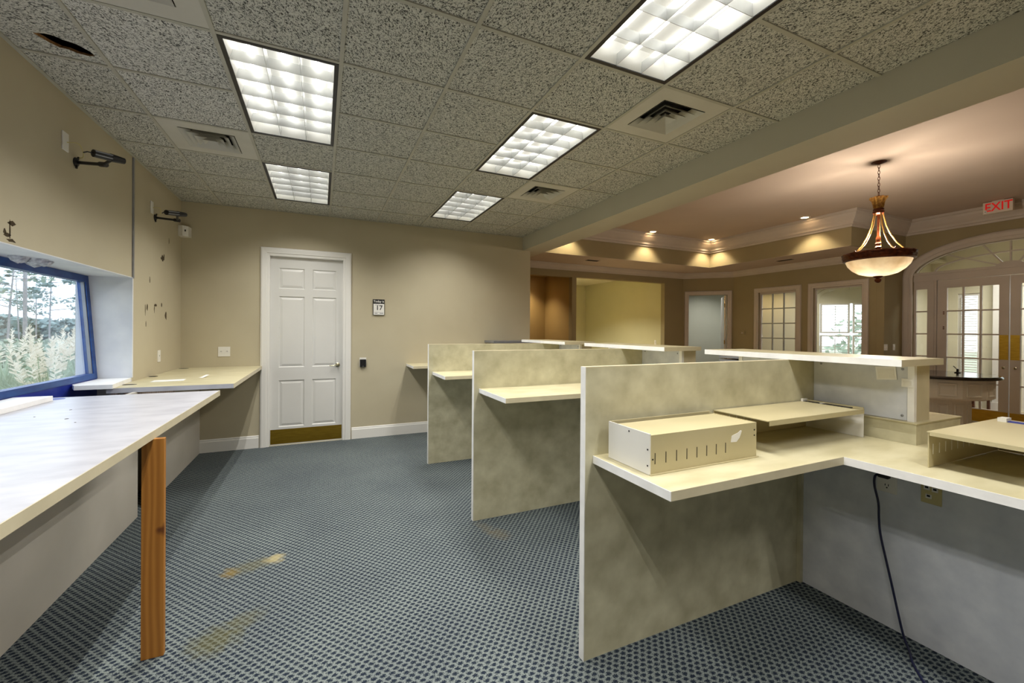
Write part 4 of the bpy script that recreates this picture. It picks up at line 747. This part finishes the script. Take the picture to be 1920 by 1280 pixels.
for y, z in ((-1.575, .775), (-1.605, .772), (-1.582, .735)): j_ = box('jack', (XK-.010, XK-.007, y-.011, y+.011, z-.010, z+.010), 'plastic', o2); box('jack_hole', (XK-.0112, XK-.010, y-.006, y+.006, z-.002, z+.007), 'ink', j_)
cdv = thing('power_cord', (4.39, -1.42, .0), 'dark blue power cord hanging from the outlet to the carpet', 'cord')
pts = [(4.405, -1.395, .785), (4.385, -1.385, .782), (4.372, -1.382, .765), (4.37, -1.384, .72), (4.372, -1.40, .64), (4.378, -1.40, .56), (4.376, -1.408, .48), (4.372, -1.435, .36), (4.366, -1.46, .26), (4.360, -1.488, .14), (4.352, -1.512, .05), (4.345, -1.53, .008), (4.30, -1.56, .006), (4.2, -1.62, .006), (4.05, -1.75, .006)]
def smooth_pts(P, n=5):
    P = [Vector(p) for p in P]; out = []
    for i in range(len(P)-1):
        a, b, c, d = P[max(i-1, 0)], P[i], P[i+1], P[min(i+2, len(P)-1)]
        for k in range(n):
            t = k/n; out.append(.5*((2*b)+(c-a)*t+(2*a-5*b+4*c-d)*t*t+(3*b-a-3*c+d)*t**3))
    return out+[P[-1]]
build(MB().tube(smooth_pts(pts), .0052, 8), 'cable', 'cord', cdv, smooth=True); box('plug', (4.385, 4.412, -1.435, -1.385, .770, .800), 'black', cdv, bevel=.005, label='black plug')
# dark box beyond the second pier
bp_ = thing('printer', (4.95, -.22, 1.055), 'dark boxy device with grey slats standing beyond the counters', 'device'); box('body', (4.80, 5.02, -.36, -.10, 1.056, 1.24), 'black', bp_, bevel=.006)
for k in range(3): box('slat', (4.79, 5.03, -.37, -.09, 1.25+k*.028, 1.264+k*.028), 'steel', bp_)
box('post', (4.9, 4.93, -.25, -.21, 1.24, 1.32), 'black', bp_); box('pedestal', (4.82, 5.0, -.34, -.12, 0, 1.056), 'black', bp_)

# ------------------------------------------------------------------ left counters
c2 = thing('window_counter', (.5, -1.5, 1.05), 'pale marbled counter in the left foreground propped by a board', 'counter'); CZ1 = 1.050
top = [(0.0, 1.235), (1.033, 1.235), (1.033, YN), (0.0, YN)]
build(MB().prism([(XL+.003, 1.23), (1.03, 1.23), (1.03, YN+.003), (XL+.003, YN+.003)], FZ, CZ1-.038, CZ1), 'top', 'marble', c2); build(MB().box(-.028, XL+.003, WY0+.01, 1.23, CZ1-.038, CZ1), 'top_return', 'marble', c2)
box('edge_band', (1.03, 1.033, YN+.003, 1.233, CZ1-.0385, CZ1-.0005), 'edgebeige', c2); box('edge_band', (-.028, 1.03, 1.23, 1.233, CZ1-.0385, CZ1-.0005), 'edgebeige', c2)
for x, y, r_ in ((.537, .325, .008), (.427, .636, .006), (.62, .20, .004), (.36, .45, .004)): build(MB().lathe((x, y, CZ1), [(.001, .0012), (r_, .001), (r_, 0)], 9), 'crumb', 'chip', c2)
build(MB().lathe((.14, 1.15, CZ1), [(.001, .0012), (.05, .001), (.05, 0)], 16), 'cable_hole', 'bluefilm', c2, label='dark blue cable hole')
c1 = thing('corner_counter', (.6, 2.6, 1.04), 'pale corner counter running from the window to the white door', 'counter'); CZ0 = 1.045
build(MB().prism([(XL+.003, 1.70), (1.045, 1.70), (1.045, YB-.003), (XL+.003, YB-.003)], FZ, CZ0-.038, CZ0), 'top', 'lamtop', c1); box('edge_band', (1.045, 1.048, 1.697, YB-.045, CZ0-.0385, CZ0-.0005), 'edgebeige', c1); box('edge_band', (XL+.003, 1.045, 1.697, 1.70, CZ0-.0385, CZ0-.0005), 'marble', c1)
for x, y, a, b in ((.235, 2.60, .035, .05), (.26, 1.93, .06, .03), (.26, 3.50, .05, .03)):
    h_ = MB().lathe((0, 0, 0), [(.001, .0012), (1, .001), (1, 0)], 16); h_.v = [(x+p*a, y+q*b, CZ0+r_) for p, q, r_ in h_.v]; build(h_, 'cable_hole', 'dark', c1, label='dark cable hole')
box('cleat', (.30, .62, 1.73, 1.77, CZ0-.085, CZ0-.039), 'pinkwood', c1, label='rough wooden cleat'); box('cleat', (.22, .26, 1.73, 1.78, CZ0-.14, CZ0-.039), 'pinkwood', c1)
pp = MB().prism([(.37, 2.06), (.60, 2.08), (.585, 2.22), (.36, 2.19)], FZ, CZ0+.0005, CZ0+.003); build(pp, 'paper_sheet', 'paper', label='white sheet of paper lying on the corner counter', cat='paper')
cu = MB(); sv = [(.64+.03*math.cos(w)*.6+.01*k, 2.33+.012*k, CZ0+.002+.018*(1-math.cos(w))*.5) for k, w in enumerate([R(20*q) for q in range(9)])]
cu.add([v for p in sv for v in (p, (p[0]+.035, p[1]-.05, p[2]))], [(2*k, 2*k+1, 2*k+3, 2*k+2) for k in range(8)]); build(cu, 'paper_scrap', 'paper', label='curled white paper scrap on the corner counter', cat='paper')
# sill caps
box('sill_board', (-.02, .165, WY0+.02, 1.075, CZ1, CZ1+.032), 'edge', bevel=.002, label='pale sill board lying along the window on the foreground counter', cat='board')
sb = MB().prism([(-.02, 1.76), (-.02, 2.183), (.199, 2.183), (.255, 1.66), (.03, 1.66)], FZ, CZ0+.0005, CZ0+.034); build(sb, 'sill_board', 'edge', label='pale sill board at the right corner of the window', cat='board')
# knee panels and prop board
box('knee_panel', (.365, .392, YN+.003, 1.72, 0, 1.01), 'knee', label='grey knee panel under the foreground counter', cat='panel'); box('knee_panel', (.365, .392, 1.93, YB-.003, 0, 1.006), 'knee', label='grey knee panel under the corner counter', cat='panel')
po = box('prop_board', (.988, 1.072, -.158, -.132, 0, 1.0115), 'pinewood', bevel=.0015, label='raw orange pine board standing as a prop under the counter', cat='board')
# ------------------------------------------------------------------ wall fittings
def outlet_plate(name, org, fn, w, h, label, n=2):
    g = thing(name, org, label, 'outlet'); build(MB().prism(rect(-w/2, w/2, 0, h), fn, 0, .006), 'plate', 'plastic', g)
    for k in range(n):
        u = (k-(n-1)/2)*w/n
        sk_ = build(MB().prism(rect(u-.015, u+.015, h/2-.022, h/2+.022), fn, .006, .008), 'socket', 'plastic', g)
        for du in (-.005, .005): build(MB().prism(rect(u+du-.0015, u+du+.0015, h/2-.004, h/2+.010), fn, .008, .0086), 'pin_hole', 'ink', sk_)
    return g
outlet_plate('wall_outlet', (.637, YB, 1.172), lambda a, b, h: (.637+a, YB-h, 1.172+b), .125, .12, 'white double outlet plate on the wall above the corner counter')
outlet_plate('wall_outlet', (XL, 2.87, 1.17), lambda a, b, h: (XL+h, 2.87+a, 1.17+b), .075, .12, 'painted-over outlet plate on the window wall', 1)
bg_ = thing('card_reader', (2.266, YB, .99), 'black box reader on the wall right of the white door', 'card reader'); box('back_plate', (2.222, 2.310, YB-.004, YB, 1.0, 1.125), 'plastic', bg_); box('body', (2.226, 2.306, YB-.034, YB-.004, .995, 1.100), 'black', bg_, bevel=.004); box('indicator', (2.262, 2.270, YB-.0352, YB-.034, 1.000, 1.012), 'steel', bg_)
cl = thing('wall_calendar', (2.474, YB, 1.725), 'white day calendar with black header on the wall beside the door', 'calendar')
box('backing', (2.395, 2.553, YB-.010, YB, 1.722, 1.945), 'ink', cl, bevel=.001); box('header', (2.396, 2.552, YB-.014, YB-.010, 1.883, 1.944), 'ink', cl); box('page_block', (2.402, 2.546, YB-.024, YB-.010, 1.726, 1.881), 'paper', cl, bevel=.001)
corg = (2.474, YB, 1.725); text('header_text', 'Today is', .042, 'paper', cl, corg, (1, 0, 0), (0, 0, 1), (2.474, YB-.0145, 1.915), .0004); text('day_number', '17', .092, 'ink', cl, corg, (1, 0, 0), (0, 0, 1), (2.478, YB-.0245, 1.822), .0004)
for z, w in ((1.862, .055), (1.762, .062)): box('rule_line', (2.474-w, 2.474+w, YB-.0248, YB-.024, z-.002, z+.002), 'greyink', cl)
box('print_line', (2.415, 2.455, YB-.0248, YB-.024, 1.742, 1.750), 'greyink', cl); box('print_line', (2.485, 2.535, YB-.0248, YB-.024, 1.742, 1.750), 'greyink', cl)
md = thing('motion_detector', (.245, 3.57, 2.60), 'small white motion detector in the upper wall corner', 'detector')
build(MB().prism([(XL, 3.50), (.245, 3.485), (.29, 3.53), (.30, YB), (XL, YB)], FZ, 2.605, 2.725), 'housing', 'plastic', md); box('lens', (.262, .272, 3.497, 3.512, 2.66, 2.68), 'ink', md)
def camera_on_arm(base, elbow, back, front, plate, lb, nm='security_camera'):
    g = thing(nm, base, lb, 'security camera'); b, e, k, f = Vector(base), Vector(elbow), Vector(back), Vector(front)
    fl = MB().lathe((0, 0, 0), [(.001, 0), (.032, 0), (.032, .006), (.018, .016), (.001, .018)], 16); fl.v = [(b.x+z, b.y+x, b.z+y) for x, y, z in fl.v]; build(fl, 'wall_flange', 'black', g, smooth=True)
    for dz in (-.045, .04): build(MB().tube([(b.x+.004, b.y, b.z), (b.x+.012, b.y+dz*.35, b.z+dz)], .007, 6), 'flange_ear', 'black', g)
    build(MB().tube([b+Vector((.01, 0, 0)), e], .011, 10), 'arm', 'black', g, smooth=True); build(MB().tube([e+(e-b).normalized()*-.03, e+(e-b).normalized()*.02], .017, 10), 'arm_joint', 'black', g, smooth=True)
    d = (f-k).normalized(); m_ = k+d*(f-k).length*.55; build(MB().tube([k, m_], .024, 14), 'camera_body', 'black', g, smooth=True); build(MB().tube([m_-d*.002, m_+d*.004, f-d*.02, f], [.026, .027, .022, .020], 14), 'lens_barrel', 'black', g, smooth=True)
    n = d.cross(Vector((0, 0, 1))).normalized()
    for q in (-.010, .012): build(MB().tube([k+n*.022+Vector((0, 0, q)), m_+n*.022+Vector((0, 0, q))], .004, 6), 'trim_stripe', 'steel', g)
    build(MB().tube([f-d*.001, f+d*.002], .014, 12), 'lens_glass', 'blackgloss', g)
    build(MB().tube([e, m_+Vector((0, 0, -.018))], .010, 8), 'swivel', 'black', g); build(MB().tube([k+d*.003, k-d*.03, k-d*.05+Vector((0, 0, -.012))], .004, 6), 'rear_cable', 'black', g)
    y, z = plate; box('junction_plate', (XL, XL+.008, y-.035, y+.035, z-.06, z+.06), 'plastic', g, bevel=.002); build(MB().tube(smooth_pts([(XL+.008, y+.01, z), (XL+.06, y+.03, z+.005), (XL+.05, b.y-.02, (z+b.z)/2), (b.x+.02, b.y, b.z+.03)]), .0035, 6), 'lead_wire', 'ivory', g)
camera_on_arm((XL, 1.245, 2.648), (.40, 1.10, 2.614), (.40, .957, 2.636), (.51, 1.085, 2.650), (1.11, 2.735), 'black security camera on an arm, the nearer one above the window')
camera_on_arm((XL, 2.745, 2.632), (.40, 2.685, 2.612), (.375, 2.44, 2.628), (.47, 2.665, 2.672), (2.65, 2.71), 'black security camera on an arm, the farther one near the wall corner')

# ------------------------------------------------------------------ outdoors beyond the left window
box('ground', (-220, -.19, -120, 240, -.35, -.25), 'ground', label='pale open ground outside the window', cat='ground', kind='structure')
def dirp(px, rng):
    a = CYAW+math.atan((px-959)/788.2); return (1.734+rng*math.sin(a), -2.598+rng*math.cos(a))
def pampas(x, y, hgt, n, npl, lb):
    g = thing('pampas_grass', (x, y, -.25), lb, 'grass', 'pampas grass clumps'); mb = MB()
    for i in range(n):
        a = rnd.uniform(0, 6.28); sp = rnd.uniform(.15, 1.0)*hgt*.75; hh = hgt*rnd.uniform(.5, .85); w = rnd.uniform(.008, .016); c, s_ = math.cos(a), math.sin(a); pts = []
        for k in range(6):
            t = k/5; r_ = .08+sp*t**1.5; z = hh*(t*1.9-t*t*1.05*(.6+.6*sp/hgt)); pts.append((x+r_*c, y+r_*s_, -.25+max(z, 0)))
        vs = []
        for k, p in enumerate(pts): ww = w*(1-k/5.5); vs += [(p[0]-s_*ww, p[1]+c*ww, p[2]), (p[0]+s_*ww, p[1]-c*ww, p[2])]
        mb.add(vs, [(2*k, 2*k+1, 2*k+3, 2*k+2) for k in range(5)])
    build(mb, 'blades', 'grassblade', g, kind='stuff')
    for i in range(npl):
        a = rnd.uniform(0, 6.28); r_ = rnd.uniform(.05, .8)*hgt*.5; z = -.25+hgt*rnd.uniform(.8, 1.08); c, s_ = math.cos(a), math.sin(a); q = (x+r_*c, y+r_*s_, z)
        pl = build(MB().tube([(x+.3*r_*c, y+.3*r_*s_, -.1), (x+.8*r_*c, y+.8*r_*s_, z*.7), q], .006, 4), 'stalk', 'grassblade', g)
        m2 = MB()
        for k in range(44):
            t = k/44; b = (q[0]+t*.10*c, q[1]+t*.10*s_, z-.1+t*.45); aa = rnd.uniform(0, 6.28); ln = .085*(1-t*.75)
            e_ = (b[0]+ln*math.cos(aa), b[1]+ln*math.sin(aa), b[2]+.05); m2.add([b, (e_[0]+.006, e_[1], e_[2]-.012), e_, (b[0], b[1], b[2]+.022)], [(0, 1, 2, 3)])
        build(m2, 'plume', 'plume', pl, kind='stuff')
pampas(*dirp(88, 8.5), 1.36, 520, 18, 'large pampas grass clump with cream plumes outside the window'); pampas(*dirp(8, 12.5), 1.35, 260, 8, 'pampas grass clump at the left edge of the window'); pampas(*dirp(150, 14.0), 1.3, 220, 8, 'pampas grass clump by the right side of the window')
def blob(mb, c, r, n=60, sz=.25):
    for i in range(n):
        v = Vector((rnd.gauss(0, 1), rnd.gauss(0, 1), rnd.gauss(0, 1))).normalized()*rnd.random()**.4; p = Vector((c[0]+v.x*r[0], c[1]+v.y*r[1], c[2]+v.z*r[2]))
        a = Vector((rnd.gauss(0, 1), rnd.gauss(0, 1), rnd.gauss(0, .5))).normalized()*sz; b = a.orthogonal().normalized()*sz*.6; mb.add([p-a, p-b, p+a, p+b], [(0, 1, 2, 3)])
def tree(x, y, h, lb, kind='pine', spread=1.0):
    g = thing('pine_tree' if kind == 'pine' else 'leafy_tree', (x, y, -.25), lb, 'tree', 'trees outside the window'); lean = rnd.uniform(-.4, .4)
    build(MB().tube([(x, y, -.25), (x+lean*.4, y, h*.45), (x+lean, y, h*.95)], [h*.009, h*.007, h*.003], 7), 'trunk', 'bark', g, smooth=True)
    for k in range(9):
        t = .42+.55*k/9; a = rnd.uniform(0, 6.28); L_ = h*.17*(1.15-t)*2.0*spread; z = h*t; q = (x+lean*t+L_*math.cos(a), y+L_*math.sin(a), z+L_*.15)
        br = build(MB().tube([(x+lean*t, y, z), q], [h*.005, h*.002], 5), 'branch', 'bark', g); mb = MB(); blob(mb, q, (L_*.55, L_*.55, L_*.18), 46, h*.020); build(mb, 'foliage', 'pine' if kind == 'pine' else 'leaf', br, kind='stuff')
    mb = MB(); blob(mb, (x+lean, y, h*.95), (h*.06, h*.06, h*.05), 30, h*.02); build(mb, 'crown_foliage', 'pine', g, kind='stuff')
tree(*dirp(92, 44), 6.4, 'open-branched pine near the middle of the window'); tree(*dirp(68, 56), 6.0, 'slender pine left of the middle of the window'); tree(*dirp(12, 34), 6.0, 'bare leafy tree at the left edge of the window', 'leaf', 1.3); tree(*dirp(-60, 40), 6.5, 'pine just outside the left picture edge'); tree(*dirp(150, 52), 4.6, 'small pine beside the white jamb'); tree(*dirp(36, 70), 7.6, 'tall thin pine behind the utility pole')
ux, uy = dirp(47, 28); up_ = thing('utility_pole', (ux, uy, -.25), 'grey utility pole standing beyond the pampas grass', 'pole'); build(MB().tube([(ux, uy, -.25), (ux, uy, 5.8)], [.075, .06], 10), 'shaft', 'bark', up_, smooth=True); box('crossarm', (ux-.7, ux+.7, uy-.05, uy+.05, 5.1, 5.22), 'bark', up_)
for dx in (-.6, 0, .6): build(MB().lathe((ux+dx, uy, 5.22), [(.04, 0), (.05, .08), (.02, .14)], 8), 'insulator', 'steel', up_)
for k, (px, rg_, w, h) in enumerate(((-95, 80, 8, 3.0), (-5, 80, 8, 2.8), (70, 82, 8, 2.4), (140, 84, 8, 2.6))):
    x, y = dirp(px, rg_); g = thing('hedge_row', (x, y, -.25), ('far blue green tree line at the left', 'far tree line behind the utility pole', 'far tree line in the middle of the window', 'far tree line at the right of the window')[k], 'hedge', 'far tree line'); mb = MB(); blob(mb, (x, y, h*.45), (w*.40, w*.34, h*.62), 520, .5); build(mb, 'foliage', 'pine', g, kind='stuff'); build(MB().tube([(x, y, -.25), (x, y, h*.6)], .15, 6), 'trunk', 'bark', g)
for k, (px, rg_) in enumerate(((-5, 20), (52, 24), (116, 19))):
    x, y = dirp(px, rg_); g = thing('shrub', (x, y, -.25), ('low tangled shrub at the left of the window', 'low tangled shrub behind the big pampas clump', 'low tangled shrub at the right of the window')[k], 'shrub', 'shrubs outside'); mb = MB(); blob(mb, (x, y, .4), (.9, .8, .75), 600, .09); build(mb, 'foliage', 'leaf', g, kind='stuff'); build(MB().tube([(x, y, -.25), (x+.1, y, .7)], .03, 5), 'stem', 'bark', g)
hx, hy = dirp(134, 150); hb = thing('distant_house', (hx, hy, -.25), 'small pale distant house behind the plumes', 'house'); box('walls', (hx-2.2, hx+2.2, hy-2, hy+2, -.25, 1.6), 'brickext', hb); build(MB().prism([(hx-2.5, 1.6), (hx+2.5, 1.6), (hx, 2.7)], lambda a, b, h: (a, h, b), hy-2.2, hy+2.2), 'roof', 'roofgrey', hb)
for dx in (-1.4, -.5, .4, 1.3): box('window', (hx+dx-.25, hx+dx+.25, hy-2.02, hy-2.0, .4, 1.2), 'greyink', hb)
# outdoors beyond the lobby windows
box('ground', (14.7, 60, -30, 40, -.35, -.25), 'ground', label='pale ground outside the entrance', cat='ground', kind='structure')
for k, (x, y) in enumerate(((19, 1.0), (20, 5.5), (21, -2.5))):
    g = thing('shrub', (x, y, -.25), ('dense shrub outside the shuttered window', 'second dense shrub outside the shuttered window', 'dense shrub outside the entrance')[k], 'shrub', 'shrubs outside the entrance'); mb = MB(); blob(mb, (x, y, 1.0), (1.6, 1.8, 1.4), 500, .16); build(mb, 'foliage', 'leaf', g, kind='stuff'); build(MB().tube([(x, y, -.25), (x, y, 1.3)], .05, 6), 'stem', 'bark', g)
